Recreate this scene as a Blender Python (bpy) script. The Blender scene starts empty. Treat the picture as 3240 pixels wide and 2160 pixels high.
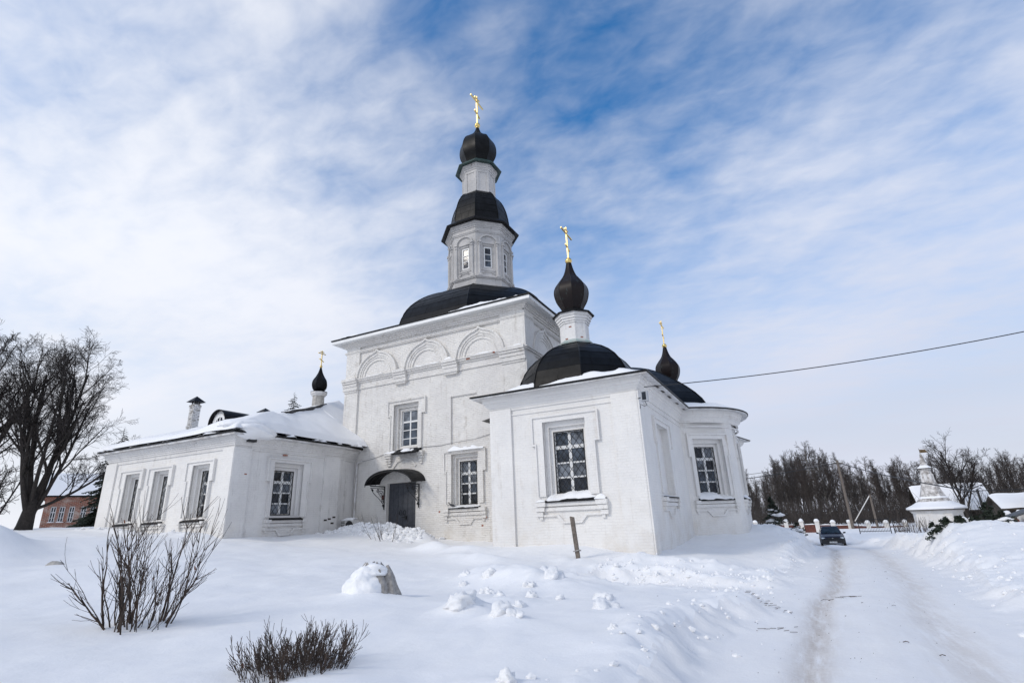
import bpy, math, random
import numpy as np
from mathutils import Vector, Matrix

R = math.radians
scene = bpy.context.scene
col = scene.collection
rng = random.Random(7)

# ------------------------------------------------------------------ camera
# metres; the lens is the origin, X runs along the church front, Y away from it, Z up
cam_d = bpy.data.cameras.new("camera")
cam = bpy.data.objects.new("camera", cam_d)
col.objects.link(cam)
cam_d.sensor_width = 36.0
cam_d.lens = 36.0 * 1647.5 / 3240.0
cam_d.clip_start = 0.05
cam_d.clip_end = 3000.0
YAW, PITCH, ROLL = 0.463, 0.331, -0.042
_cy, _sy = math.cos(YAW), math.sin(YAW)
_f = Vector((-_sy * math.cos(PITCH), _cy * math.cos(PITCH), math.sin(PITCH)))
_r = Vector((_cy, _sy, 0))
_u = _r.cross(_f)
_r2 = _r * math.cos(ROLL) + _u * math.sin(ROLL)
_u2 = _u * math.cos(ROLL) - _r * math.sin(ROLL)
cam.matrix_world = Matrix(((_r2.x, _u2.x, -_f.x, 0), (_r2.y, _u2.y, -_f.y, 0), (_r2.z, _u2.z, -_f.z, 0), (0, 0, 0, 1)))
scene.camera = cam

# ------------------------------------------------------------------ sky, sun, exposure
SUN_AZ, SUN_EL = -148.0, 34.0          # clockwise from +Y, degrees
SKY_STRENGTH = 0.11
world = bpy.data.worlds.new("World")
scene.world = world
world.use_nodes = True


class NT:
    """small helper to wire shader nodes"""
    def __init__(s, tree):
        s.t = tree

    def n(s, typ, **kw):
        nd = s.t.nodes.new(typ)
        for k, v in kw.items():
            setattr(nd, k, v)
        return nd

    def link(s, a, b):
        s.t.links.new(a, b)

    def put(s, sock, v):
        if isinstance(v, bpy.types.NodeSocket):
            s.link(v, sock)
        else:
            sock.default_value = v

    def math(s, op, a, b=0.0, c=0.0, clamp=False):
        nd = s.n("ShaderNodeMath", operation=op, use_clamp=clamp)
        s.put(nd.inputs[0], a); s.put(nd.inputs[1], b); s.put(nd.inputs[2], c)
        return nd.outputs[0]

    def mix(s, f, a, b, blend='MIX'):
        nd = s.n("ShaderNodeMix", data_type='RGBA', blend_type=blend)
        s.put(nd.inputs[0], f); s.put(nd.inputs[6], a); s.put(nd.inputs[7], b)
        return nd.outputs[2]

    def ramp(s, f, lo, hi):
        nd = s.n("ShaderNodeMapRange", interpolation_type='SMOOTHSTEP')
        s.put(nd.inputs[0], f); nd.inputs[1].default_value = lo; nd.inputs[2].default_value = hi
        return nd.outputs[0]

    def noise(s, vec, scale, detail=4.0, rough=0.55, dist=0.0):
        nd = s.n("ShaderNodeTexNoise")
        if vec is not None:
            s.link(vec, nd.inputs['Vector'])
        nd.inputs['Scale'].default_value = scale
        nd.inputs['Detail'].default_value = detail
        nd.inputs['Roughness'].default_value = rough
        nd.inputs['Distortion'].default_value = dist
        return nd.outputs[0]

    def mapping(s, vec, loc=(0, 0, 0), rot=(0, 0, 0), sc=(1, 1, 1)):
        nd = s.n("ShaderNodeMapping")
        s.link(vec, nd.inputs[0])
        nd.inputs[1].default_value = loc; nd.inputs[2].default_value = rot; nd.inputs[3].default_value = sc
        return nd.outputs[0]


def build_sky():
    t = NT(world.node_tree)
    world.node_tree.nodes.clear()
    out = t.n("ShaderNodeOutputWorld")
    bg = t.n("ShaderNodeBackground")
    t.link(bg.outputs[0], out.inputs[0])
    bg.inputs[1].default_value = SKY_STRENGTH
    sky = t.n("ShaderNodeTexSky")
    sky.sky_type = 'NISHITA'
    sky.sun_disc = False
    sky.sun_elevation = R(SUN_EL)
    sky.sun_rotation = R(SUN_AZ)
    sky.altitude = 150.0
    sky.air_density = 1.0
    sky.dust_density = 0.3
    sky.ozone_density = 1.6
    tc = t.n("ShaderNodeTexCoord")
    d = tc.outputs['Generated']
    sep = t.n("ShaderNodeSeparateXYZ")
    t.link(d, sep.inputs[0])
    zz = t.math('MAXIMUM', sep.outputs[2], 0.0)
    den = t.math('ADD', zz, 0.16)
    px = t.math('DIVIDE', sep.outputs[0], den)
    py = t.math('DIVIDE', sep.outputs[1], den)
    comb = t.n("ShaderNodeCombineXYZ")
    t.link(px, comb.inputs[0]); t.link(py, comb.inputs[1])
    p = comb.outputs[0]
    # sheet of altocumulus: broad holes, streaks, small ripples
    big = t.noise(t.mapping(p, (SKY_OX, SKY_OY, 0)), 0.62, 1.5, 0.45, 0.0)
    mid = t.noise(t.mapping(p, (1.1, 4.7, 0), (0, 0, R(62)), (1.0, 1.5, 1)), 2.6, 5.0, 0.52, 0.15)
    fine = t.noise(t.mapping(p, (7.3, 2.2, 0), (0, 0, R(-20)), (1.0, 1.5, 1)), 9.5, 4.0, 0.55, 0.3)
    s = t.math('MULTIPLY_ADD', big, 2.6, -0.97)
    s = t.math('ADD', s, t.math('MULTIPLY_ADD', mid, 0.95, -0.475))
    s = t.math('ADD', s, t.math('MULTIPLY_ADD', fine, 0.52, -0.26))
    cover = t.math('MULTIPLY', t.ramp(s, -0.25, 0.95), 0.96)
    # towards the horizon one looks through more and more of the sheet
    low = t.ramp(sep.outputs[2], 0.66, 0.08)
    cover = t.math('SUBTRACT', 1.0, t.math('MULTIPLY', t.math('SUBTRACT', 1.0, cover), t.math('MULTIPLY_ADD', low, -0.96, 1.0)))
    # thin cloud scatters more light round the sun
    sx, sy, sz = math.sin(R(SUN_AZ)) * math.cos(R(SUN_EL)), math.cos(R(SUN_AZ)) * math.cos(R(SUN_EL)), math.sin(R(SUN_EL))
    dot = t.n("ShaderNodeVectorMath", operation='DOT_PRODUCT')
    t.link(d, dot.inputs[0]); dot.inputs[1].default_value = (sx, sy, sz)
    glow = t.ramp(dot.outputs['Value'], -0.7, 0.7)
    shade = t.math('MULTIPLY_ADD', big, 0.28, 0.86)
    base = t.mix(low, (6.4, 6.68, 7.55, 1), (5.5, 5.75, 6.75, 1))
    bright = t.mix(glow, base, (7.6, 7.75, 8.2, 1))
    vm = t.n("ShaderNodeVectorMath", operation='SCALE')
    t.link(bright, vm.inputs[0]); t.link(shade, vm.inputs['Scale'])
    hs = t.n("ShaderNodeHueSaturation")
    hs.inputs['Saturation'].default_value = 1.95
    hs.inputs['Value'].default_value = 1.6
    t.link(sky.outputs[0], hs.inputs['Color'])
    colr = t.mix(cover, hs.outputs[0], vm.outputs[0])
    t.link(colr, bg.inputs[0])


SKY_OX, SKY_OY = 0.0, 0.0
build_sky()

sun_d = bpy.data.lights.new("sun", 'SUN')
sun = bpy.data.objects.new("sun", sun_d)
col.objects.link(sun)
sun_d.energy = 1.3
sun_d.angle = R(12)
sun_d.color = (1.0, 0.93, 0.82)
_s = Vector((math.sin(R(SUN_AZ)) * math.cos(R(SUN_EL)), math.cos(R(SUN_AZ)) * math.cos(R(SUN_EL)), math.sin(R(SUN_EL))))
sun.rotation_euler = _s.to_track_quat('Z', 'Y').to_euler()
sun.location = (-40, -60, 60)

vs = scene.view_settings
vs.view_transform = 'Standard'
vs.look = 'None'
vs.exposure = 0.15
vs.gamma = 1.0
vs.use_curve_mapping = False
scene.cycles.max_bounces = 6
scene.cycles.diffuse_bounces = 3

# ------------------------------------------------------------------ materials
M = {}


def mat(name, base, rough=0.7, metal=0.0, spec=0.5):
    m = bpy.data.materials.new(name)
    m.use_nodes = True
    b = m.node_tree.nodes["Principled BSDF"]
    b.inputs['Base Color'].default_value = (*base, 1)
    b.inputs['Roughness'].default_value = rough
    b.inputs['Metallic'].default_value = metal
    b.inputs['Specular IOR Level'].default_value = spec
    M[name] = m
    return m, NT(m.node_tree), b


def bump(t, b, h, strength, dist):
    nd = t.n("ShaderNodeBump")
    nd.inputs['Strength'].default_value = strength
    nd.inputs['Distance'].default_value = dist
    t.link(h, nd.inputs['Height'])
    t.link(nd.outputs[0], b.inputs['Normal'])
    return nd


def wall_coords(t):
    """(along the wall, height) from position and facing, for any upright wall"""
    g = t.n("ShaderNodeNewGeometry")
    sp = t.n("ShaderNodeSeparateXYZ"); t.link(g.outputs['Position'], sp.inputs[0])
    sn = t.n("ShaderNodeSeparateXYZ"); t.link(g.outputs['True Normal'], sn.inputs[0])
    f = t.math('GREATER_THAN', t.math('ABSOLUTE', sn.outputs[0]), 0.7)
    a = t.math('ADD', t.math('MULTIPLY', sp.outputs[1], f), t.math('MULTIPLY', sp.outputs[0], t.math('SUBTRACT', 1.0, f)))
    c = t.n("ShaderNodeCombineXYZ")
    t.link(a, c.inputs[0]); t.link(sp.outputs[2], c.inputs[1])
    return g.outputs['Position'], c.outputs[0], sp.outputs[2]


def whitewash(name, c0, c1, dirt, dirt_amount, brick_strength=0.35):
    m, t, b = mat(name, c0, 0.88, 0, 0.2)
    pos, uv, z = wall_coords(t)
    br = t.n("ShaderNodeTexBrick")
    t.link(uv, br.inputs['Vector'])
    br.inputs['Color1'].default_value = (1, 1, 1, 1)
    br.inputs['Color2'].default_value = (.82, .82, .82, 1)
    br.inputs['Mortar'].default_value = (0, 0, 0, 1)
    br.inputs['Scale'].default_value = 1.0
    br.inputs['Mortar Size'].default_value = 0.012
    br.inputs['Mortar Smooth'].default_value = 0.6
    br.inputs['Brick Width'].default_value = 0.29
    br.inputs['Row Height'].default_value = 0.095
    big = t.noise(pos, 0.45, 4, 0.6)
    med = t.noise(pos, 3.0, 6, 0.65)
    fin = t.noise(pos, 22.0, 5, 0.6)
    colr = t.mix(t.ramp(big, 0.35, 0.65), (*c0, 1), (*c1, 1))
    # streaks washed down the wall
    st = t.noise(t.mapping(pos, sc=(5.0, 5.0, 0.35)), 1.0, 5, 0.6)
    d = t.math('MULTIPLY', t.ramp(st, 0.52, 0.75), t.ramp(med, 0.35, 0.7))
    colr = t.mix(t.math('MULTIPLY', d, dirt_amount), colr, (*dirt, 1))
    # damp, flaking patches near the ground
    foot = t.math('MULTIPLY', t.ramp(z, 1.5, -1.2), t.ramp(t.noise(pos, 1.1, 6, 0.65), 0.44, 0.68))
    colr = t.mix(t.math('MULTIPLY', foot, 0.55 * dirt_amount), colr, (.56, .49, .40, 1))
    chip = t.ramp(t.noise(pos, 7.0, 6, 0.7), 0.70, 0.76)
    colr = t.mix(t.math('MULTIPLY', chip, 0.35), colr, (*dirt, 1))
    mort = t.math('MULTIPLY', t.math('SUBTRACT', 1.0, br.outputs['Fac']), 1.0)
    colr = t.mix(t.math('MULTIPLY', br.outputs['Fac'], t.math('MULTIPLY', t.ramp(med, 0.42, 0.62), 0.16)), colr, (*dirt, 1))
    t.link(colr, b.inputs['Base Color'])
    h = t.math('ADD', t.math('MULTIPLY', br.outputs['Color'], t.math('MULTIPLY', t.ramp(med, 0.25, 0.65), 0.9)),
               t.math('ADD', t.math('MULTIPLY', med, 0.9), t.math('MULTIPLY', fin, 0.35)))
    bump(t, b, h, brick_strength, 0.035)
    return m


whitewash('whitewash', (.80, .775, .735), (.735, .71, .68), (.44, .39, .33), 0.75, 0.75)
whitewash('whitewash_smooth', (.80, .78, .75), (.74, .725, .705), (.50, .45, .40), 0.55, 0.42)
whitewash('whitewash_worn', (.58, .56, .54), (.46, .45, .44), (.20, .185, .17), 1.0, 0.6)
whitewash('whitewash_aged', (.75, .735, .715), (.66, .645, .63), (.36, .34, .32), 0.7, 0.4)


def snow_mat(name, c, bump_s, scale, dirty=False):
    m, t, b = mat(name, c, 0.62, 0, 0.25)
    g = t.n("ShaderNodeNewGeometry")
    pos = g.outputs['Position']
    a = t.noise(pos, 1.3 * scale, 6, 0.6)
    f = t.noise(pos, 9.0 * scale, 8, 0.7)
    colr = t.mix(t.ramp(a, 0.3, 0.7), (*c, 1), (c[0] * .97, c[1] * .975, c[2] * .99, 1))
    if dirty:
        at = t.n("ShaderNodeAttribute", attribute_name="dirt")
        n1 = t.noise(t.mapping(pos, sc=(3.2, 0.38, 1)), 2.2, 8, 0.72)
        n2 = t.noise(pos, 16.0, 6, 0.7)
        k = t.math('MULTIPLY', at.outputs['Fac'], t.ramp(n1, 0.24, 0.62))
        k = t.math('MULTIPLY', k, t.math('MULTIPLY_ADD', n2, 0.9, 0.25), clamp=True)
        colr = t.mix(t.math('MULTIPLY', k, 0.9), colr, (.43, .36, .295, 1))
        sp = t.ramp(t.noise(pos, 13.0, 3, 0.5), 0.735, 0.775)
        patch = t.ramp(t.noise(pos, 0.7, 3, 0.6), 0.42, 0.62)
        colr = t.mix(t.math('MULTIPLY', t.math('MULTIPLY', sp, patch), 0.6), colr, (.13, .095, .065, 1))
    t.link(colr, b.inputs['Base Color'])
    h = t.math('ADD', t.math('MULTIPLY', a, 0.5), t.math('MULTIPLY', f, 0.5))
    bump(t, b, h, bump_s, 0.05)
    return m


snow_mat('snow', (.865, .865, .865), 0.42, 1.0)
snow_mat('snow_rough', (.865, .865, .865), 0.75, 2.2)
snow_mat('snow_road', (.855, .85, .845), 0.4, 1.6, True)


def simple(name, base, rough=0.6, metal=0.0, var=0.25, scale=6.0, bs=0.0, second=None, spec=0.5):
    m, t, b = mat(name, base, rough, metal, spec)
    g = t.n("ShaderNodeNewGeometry")
    n = t.noise(g.outputs['Position'], scale, 6, 0.62)
    s2 = second or tuple(max(0.0, x * (1 - var)) for x in base)
    hi = tuple(min(1.0, x * (1 + var * .6)) for x in base)
    t.link(t.mix(t.ramp(n, 0.3, 0.72), (*hi, 1), (*s2, 1)), b.inputs['Base Color'])
    rr = t.math('MULTIPLY_ADD', n, 0.25, rough - 0.12)
    t.link(rr, b.inputs['Roughness'])
    if bs:
        bump(t, b, n, bs, 0.03)
    return m


simple('roof_metal', (.005, .0055, .0066), 0.42, 0.0, 0.6, 2.2, 0.1, spec=0.13)
simple('roof_metal_dark', (.008, .008, .009), 0.45, 0.0, 0.4, 3.0, 0.05, spec=0.15)


def roof_copper():
    m, t, b = mat('onion_metal', (.012, .008, .008), 0.4, 0, 0.18)
    g = t.n("ShaderNodeNewGeometry")
    n = t.noise(t.mapping(g.outputs['Position'], sc=(6, 6, 1.6)), 1.2, 6, 0.65)
    n2 = t.noise(g.outputs['Position'], 5.0, 6, 0.7)
    k = t.math('MULTIPLY', t.ramp(n, 0.56, 0.74), t.ramp(n2, 0.42, 0.66))
    t.link(t.mix(t.math('MULTIPLY', k, 0.55), (.012, .008, .008, 1), (.13, .20, .19, 1)), b.inputs['Base Color'])


roof_copper()
simple('green_eave', (.020, .048, .043), 0.5, 0.0, 0.5, 3.0)
simple('patina', (.24, .33, .31), 0.7, 0.0, 0.4, 8.0, 0.2, (.50, .50, .47))
simple('gold', (.83, .60, .22), 0.2, 1.0, 0.15, 9.0)
simple('gold_bright', (.90, .67, .27), 0.42, 1.0, 0.1, 9.0)
simple('white_frame', (.78, .78, .77), 0.45, 0, 0.06, 4.0)
simple('door_metal', (.058, .062, .074), 0.55, 0, 0.25, 5.0)
simple('iron', (.016, .016, .017), 0.5, 0.2, 0.3, 12.0)
simple('soffit', (.62, .62, .62), 0.7, 0, 0.3, 2.0, 0.0, (.42, .40, .38))
simple('wood_grey', (.15, .125, .105), 0.85, 0, 0.4, 12.0, 0.4)
simple('wood_dark', (.060, .048, .038), 0.85, 0, 0.4, 6.0, 0.4)
simple('concrete', (.42, .40, .37), 0.85, 0, 0.25, 9.0, 0.3)
simple('bark', (.032, .026, .022), 0.9, 0, 0.4, 8.0, 0.6)
simple('bark_wood', (.060, .052, .046), 0.9, 0, 0.4, 3.0, 0.4)
simple('twig_wood', (.060, .050, .045), 0.9, 0, 0.35, 3.0)
simple('bark_birch', (.20, .185, .17), 0.9, 0, 0.5, 2.5, 0.4, (.045, .035, .03))
simple('twig', (.040, .032, .028), 0.9, 0, 0.35, 4.0)
simple('twig_red', (.070, .055, .048), 0.9, 0, 0.35, 3.0)
simple('bush_twig', (.060, .038, .026), 0.85, 0, 0.4, 7.0, 0.0, (.018, .014, .012))
simple('leaf_dead', (.16, .06, .03), 0.8, 0, 0.3, 20.0)
simple('needles', (.020, .030, .018), 0.8, 0, 0.5, 5.0)
simple('burlap', (.34, .32, .30), 0.95, 0, 0.3, 18.0, 0.6)
simple('fence_paint', (.115, .036, .025), 0.7, 0, 0.35, 5.0, 0.2)
simple('wire_black', (.015, .015, .016), 0.6, 0, 0.1, 5.0)
simple('wire_grey', (.22, .22, .23), 0.6, 0, 0.1, 5.0)
simple('porcelain', (.7, .7, .68), 0.3, 0, 0.1, 5.0)
simple('car_paint', (.007, .009, .024), 0.28, 0, 0.1, 2.0, spec=.3)
simple('car_paint_teal', (.010, .040, .055), 0.25, 0, 0.1, 2.0)
simple('black_plastic', (.017, .018, .02), 0.55, 0, 0.1, 6.0)
simple('rubber', (.02, .02, .02), 0.85, 0, 0.2, 9.0)
simple('steel', (.35, .36, .38), 0.35, 0.8, 0.2, 8.0)
simple('plate_white', (.75, .75, .73), 0.5, 0, 0.05, 5.0)
simple('ac_white', (.66, .65, .63), 0.55, 0, 0.15, 5.0)
simple('lens', (.62, .68, .72), 0.12, 0, 0.2, 30.0)
simple('feather', (.045, .047, .055), 0.7, 0, 0.4, 30.0)
simple('tent_plaster', (.62, .60, .58), 0.9, 0, 0.3, 2.6, 0.5, (.16, .14, .125))
simple('shed_metal', (.075, .08, .088), 0.6, 0.2, 0.3, 3.0)
simple('vane_brass', (.12, .075, .03), 0.5, 0.4, 0.4, 6.0)
simple('dirt', (.085, .06, .042), 0.95, 0, 0.4, 20.0)
simple('red_brick', (.30, .115, .07), 0.9, 0, 0.35, 9.0, 0.4)


def glass_mat(name, base, rough):
    m, t, b = mat(name, base, rough, 0, 0.3)
    g = t.n("ShaderNodeNewGeometry")
    n = t.noise(g.outputs['Position'], 1.7, 3, 0.6)
    t.link(t.mix(t.ramp(n, 0.35, 0.65), (*base, 1), tuple(x * 2.6 + .004 for x in base) + (1,)), b.inputs['Base Color'])  # paler mottling painted into the glass for curtains and reflections
    # old glass is never quite flat
    bump(t, b, t.noise(g.outputs['Position'], 1.1, 2, 0.5), 0.05, 0.1)


glass_mat('glass', (.012, .015, .021), 0.06)
glass_mat('glass_curtain', (.085, .095, .11), 0.15)
glass_mat('glass_blue', (.030, .038, .050), 0.08)
glass_mat('car_glass', (.008, .013, .018), 0.04)


def brick_building_mat():
    m, t, b = mat('old_brick', (.25, .09, .055), 0.92, 0, 0.2)
    pos, uv, z = wall_coords(t)
    br = t.n("ShaderNodeTexBrick")
    t.link(uv, br.inputs['Vector'])
    br.inputs['Color1'].default_value = (.33, .105, .055, 1)
    br.inputs['Color2'].default_value = (.21, .075, .05, 1)
    br.inputs['Mortar'].default_value = (.40, .34, .29, 1)
    br.inputs['Scale'].default_value = 1.0
    br.inputs['Mortar Size'].default_value = 0.014
    br.inputs['Brick Width'].default_value = 0.33
    br.inputs['Row Height'].default_value = 0.12
    n = t.noise(pos, 0.7, 6, 0.65)
    n2 = t.noise(pos, 4.0, 5, 0.7)
    k = t.math('MULTIPLY', t.ramp(n, 0.46, 0.62), t.ramp(n2, 0.34, 0.6))
    c = t.mix(t.math('MULTIPLY', k, 0.85), br.outputs['Color'], (.52, .43, .37, 1))
    c = t.mix(t.math('MULTIPLY', t.ramp(n2, 0.6, 0.8), 0.6), c, (.11, .06, .045, 1))
    t.link(c, b.inputs['Base Color'])
    bump(t, b, t.math('ADD', br.outputs['Fac'], n2), 0.4, -0.02)


brick_building_mat()

# ------------------------------------------------------------------ mesh helpers


def tag(o, label, category=None, group=None, kind=None):
    if label:
        o['label'] = label
    if category:
        o['category'] = category
    if group:
        o['group'] = group
    if kind:
        o['kind'] = kind
    return o


def thing(name, loc, label, category, group=None):
    o = bpy.data.objects.new(name, None)
    o.empty_display_size = 0.2
    col.objects.link(o)
    o.location = loc
    return tag(o, label, category, group)


def copy_tree(o, parent=None):
    c = o.copy()
    col.objects.link(c)
    if parent is not None:
        c.parent = parent
    for ch in o.children:
        copy_tree(ch, c)
    return c


class Fr:
    """upright wall frame: a along the wall, b height, d out of the wall"""
    def __init__(s, o, u):
        s.o = Vector(o)
        s.u = Vector(u).normalized()
        s.n = s.u.cross(Vector((0, 0, 1)))

    def p(s, a, b, d=0.0):
        v = s.o + s.u * a + s.n * d
        return (v.x, v.y, v.z + b)


class MB:
    def __init__(s):
        s.v = []
        s.f = []

    def add(s, vs, fs):
        k = len(s.v)
        s.v.extend(vs)
        s.f.extend([tuple(i + k for i in f) for f in fs])

    def quad(s, a, b, c, d):
        s.add([a, b, c, d], [(0, 1, 2, 3)])

    def box8(s, p):
        s.add(p, [(0, 3, 2, 1), (4, 5, 6, 7), (0, 1, 5, 4), (1, 2, 6, 5), (2, 3, 7, 6), (3, 0, 4, 7)])

    def fbox(s, fr, a0, a1, b0, b1, d0, d1):
        s.box8([fr.p(a0, b0, d1), fr.p(a1, b0, d1), fr.p(a1, b0, d0), fr.p(a0, b0, d0),
                fr.p(a0, b1, d1), fr.p(a1, b1, d1), fr.p(a1, b1, d0), fr.p(a0, b1, d0)])

    def box(s, x0, x1, y0, y1, z0, z1):
        s.box8([(x0, y0, z0), (x1, y0, z0), (x1, y1, z0), (x0, y1, z0), (x0, y0, z1), (x1, y0, z1), (x1, y1, z1), (x0, y1, z1)])

    def prism(s, fr, poly, d0, d1):
        """polygon in (a, b), counter-clockwise from outside, extruded d0..d1"""
        n = len(poly)
        vs = [fr.p(a, b, d1) for a, b in poly] + [fr.p(a, b, d0) for a, b in poly]
        fs = [tuple(range(n)), tuple(range(2 * n - 1, n - 1, -1))]
        for i in range(n):
            j = (i + 1) % n
            fs.append((i, i + n, j + n, j))
        s.add(vs, fs)

    def strip(s, fr, outer, inner, d0, d1):
        """raised band between two polylines with the same number of points"""
        n = len(outer)
        for i in range(n - 1):
            s.prism(fr, [inner[i], inner[i + 1], outer[i + 1], outer[i]][::-1], d0, d1)

    def tube(s, pts, rad, sides=6, cap=True):
        pts = [Vector(p) for p in pts]
        n = len(pts)
        if not hasattr(rad, '__len__'):
            rad = [rad] * n
        k = len(s.v)
        for i, p in enumerate(pts):
            t = (pts[min(i + 1, n - 1)] - pts[max(i - 1, 0)])
            if t.length < 1e-9:
                t = Vector((0, 0, 1))
            t.normalize()
            ref = Vector((0, 0, 1)) if abs(t.z) < 0.9 else Vector((1, 0, 0))
            x = t.cross(ref).normalized()
            y = t.cross(x)
            for j in range(sides):
                a = 2 * math.pi * j / sides
                q = p + (x * math.cos(a) + y * math.sin(a)) * rad[i]
                s.v.append((q.x, q.y, q.z))
        for i in range(n - 1):
            for j in range(sides):
                j2 = (j + 1) % sides
                s.f.append((k + i * sides + j, k + i * sides + j2, k + (i + 1) * sides + j2, k + (i + 1) * sides + j))
        if cap:
            s.f.append(tuple(k + j for j in range(sides))[::-1])
            s.f.append(tuple(k + (n - 1) * sides + j for j in range(sides)))

    def lathe(s, c, prof, sides=24, a0=0.0, cap=True):
        """profile of (radius, z) turned about the vertical through c"""
        k = len(s.v)
        n = len(prof)
        for r, z in prof:
            for j in range(sides):
                a = a0 + 2 * math.pi * j / sides
                s.v.append((c[0] + r * math.sin(a), c[1] - r * math.cos(a), z + (c[2] if len(c) > 2 else 0)))
        for i in range(n - 1):
            for j in range(sides):
                j2 = (j + 1) % sides
                s.f.append((k + i * sides + j, k + i * sides + j2, k + (i + 1) * sides + j2, k + (i + 1) * sides + j))
        if cap:
            s.f.append(tuple(k + j for j in range(sides))[::-1])
            s.f.append(tuple(k + (n - 1) * sides + j for j in range(sides)))

    def sweep(s, path, prof, closed=False):
        """profile of (out, z) carried along a plan path with mitred corners; out is to the right of the path"""
        pts = [Vector((p[0], p[1])) for p in path]
        n = len(pts)
        offs = []
        for i in range(n):
            ds = []
            if closed or i > 0:
                ds.append((pts[i] - pts[i - 1]).normalized())
            if closed or i < n - 1:
                ds.append((pts[(i + 1) % n] - pts[i]).normalized())
            ns = [Vector((d.y, -d.x)) for d in ds]
            m = sum(ns, Vector((0, 0)))
            m.normalize()
            offs.append(m / max(0.25, m.dot(ns[0])))
        k = len(s.v)
        q = len(prof)
        for i in range(n):
            for d, z in prof:
                s.v.append((pts[i].x + offs[i].x * d, pts[i].y + offs[i].y * d, z))
        rngn = n if closed else n - 1
        for i in range(rngn):
            i2 = (i + 1) % n
            for j in range(q - 1):
                s.f.append((k + i * q + j, k + i2 * q + j, k + i2 * q + j + 1, k + i * q + j + 1))
        if not closed:
            s.f.append(tuple(k + j for j in range(q)))
            s.f.append(tuple(k + (n - 1) * q + j for j in range(q))[::-1])

    def wall(s, fr, a0, a1, b0, b1, holes=()):
        """sheet of wall with rectangular openings (a0, a1, b0, b1, depth) and their cheeks"""
        A = sorted({a0, a1, *[h[0] for h in holes], *[h[1] for h in holes]})
        B = sorted({b0, b1, *[h[2] for h in holes], *[h[3] for h in holes]})
        for i in range(len(A) - 1):
            for j in range(len(B) - 1):
                ca, cb = (A[i] + A[i + 1]) / 2, (B[j] + B[j + 1]) / 2
                if any(h[0] < ca < h[1] and h[2] < cb < h[3] for h in holes):
                    continue
                s.quad(fr.p(A[i], B[j]), fr.p(A[i + 1], B[j]), fr.p(A[i + 1], B[j + 1]), fr.p(A[i], B[j + 1]))
        for h in holes:
            s.cheeks(fr, h[:4], 0.0, -h[4])

    def cheeks(s, fr, r, d0, d1):
        x0, x1, y0, y1 = r
        s.quad(fr.p(x0, y0, d1), fr.p(x0, y0, d0), fr.p(x0, y1, d0), fr.p(x0, y1, d1))
        s.quad(fr.p(x1, y0, d0), fr.p(x1, y0, d1), fr.p(x1, y1, d1), fr.p(x1, y1, d0))
        s.quad(fr.p(x0, y0, d1), fr.p(x1, y0, d1), fr.p(x1, y0, d0), fr.p(x0, y0, d0))
        s.quad(fr.p(x0, y1, d0), fr.p(x1, y1, d0), fr.p(x1, y1, d1), fr.p(x0, y1, d1))

    def ring(s, fr, o, i, d):
        """flat face between an outer and an inner rectangle at depth d"""
        for (a0, a1, b0, b1) in ((o[0], i[0], o[2], o[3]), (i[1], o[1], o[2], o[3]), (i[0], i[1], o[2], i[2]), (i[0], i[1], i[3], o[3])):
            if a1 - a0 > 1e-6 and b1 - b0 > 1e-6:
                s.quad(fr.p(a0, b0, d), fr.p(a1, b0, d), fr.p(a1, b1, d), fr.p(a0, b1, d))

    def build(s, name, material, parent=None, smooth=False, loc=None):
        me = bpy.data.meshes.new(name)
        me.from_pydata(s.v, [], s.f)
        if smooth:
            me.polygons.foreach_set('use_smooth', [True] * len(me.polygons))
        me.update()
        return obj(name, me, parent, material, loc)


def smooth_by_angle(o, deg=35):
    me = o.data
    me.polygons.foreach_set('use_smooth', [True] * len(me.polygons))
    me.set_sharp_from_angle(angle=R(deg))
    return o


# value noise for shaping snow, vectorised
_perm = np.random.RandomState(11).rand(256, 256)


def vnoise(x, y):
    x = np.asarray(x, float); y = np.asarray(y, float)
    xi = np.floor(x).astype(int); yi = np.floor(y).astype(int)
    fx = x - xi; fy = y - yi
    fx = fx * fx * fx * (fx * (fx * 6 - 15) + 10); fy = fy * fy * fy * (fy * (fy * 6 - 15) + 10)
    g = lambda a, b: _perm[a & 255, b & 255]
    v = (g(xi, yi) * (1 - fx) + g(xi + 1, yi) * fx) * (1 - fy) + (g(xi, yi + 1) * (1 - fx) + g(xi + 1, yi + 1) * fx) * fy
    return v * 2 - 1


def fbm(x, y, oct=4, gain=0.5):
    s = 0; a = 1.0
    c, sn = math.cos(0.6), math.sin(0.6)
    for i in range(oct):
        s = s + a * vnoise(x + 17.3 * i, y - 9.1 * i)
        x, y = (x * c - y * sn) * 2.03, (x * sn + y * c) * 2.03
        a *= gain
    return s


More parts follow.
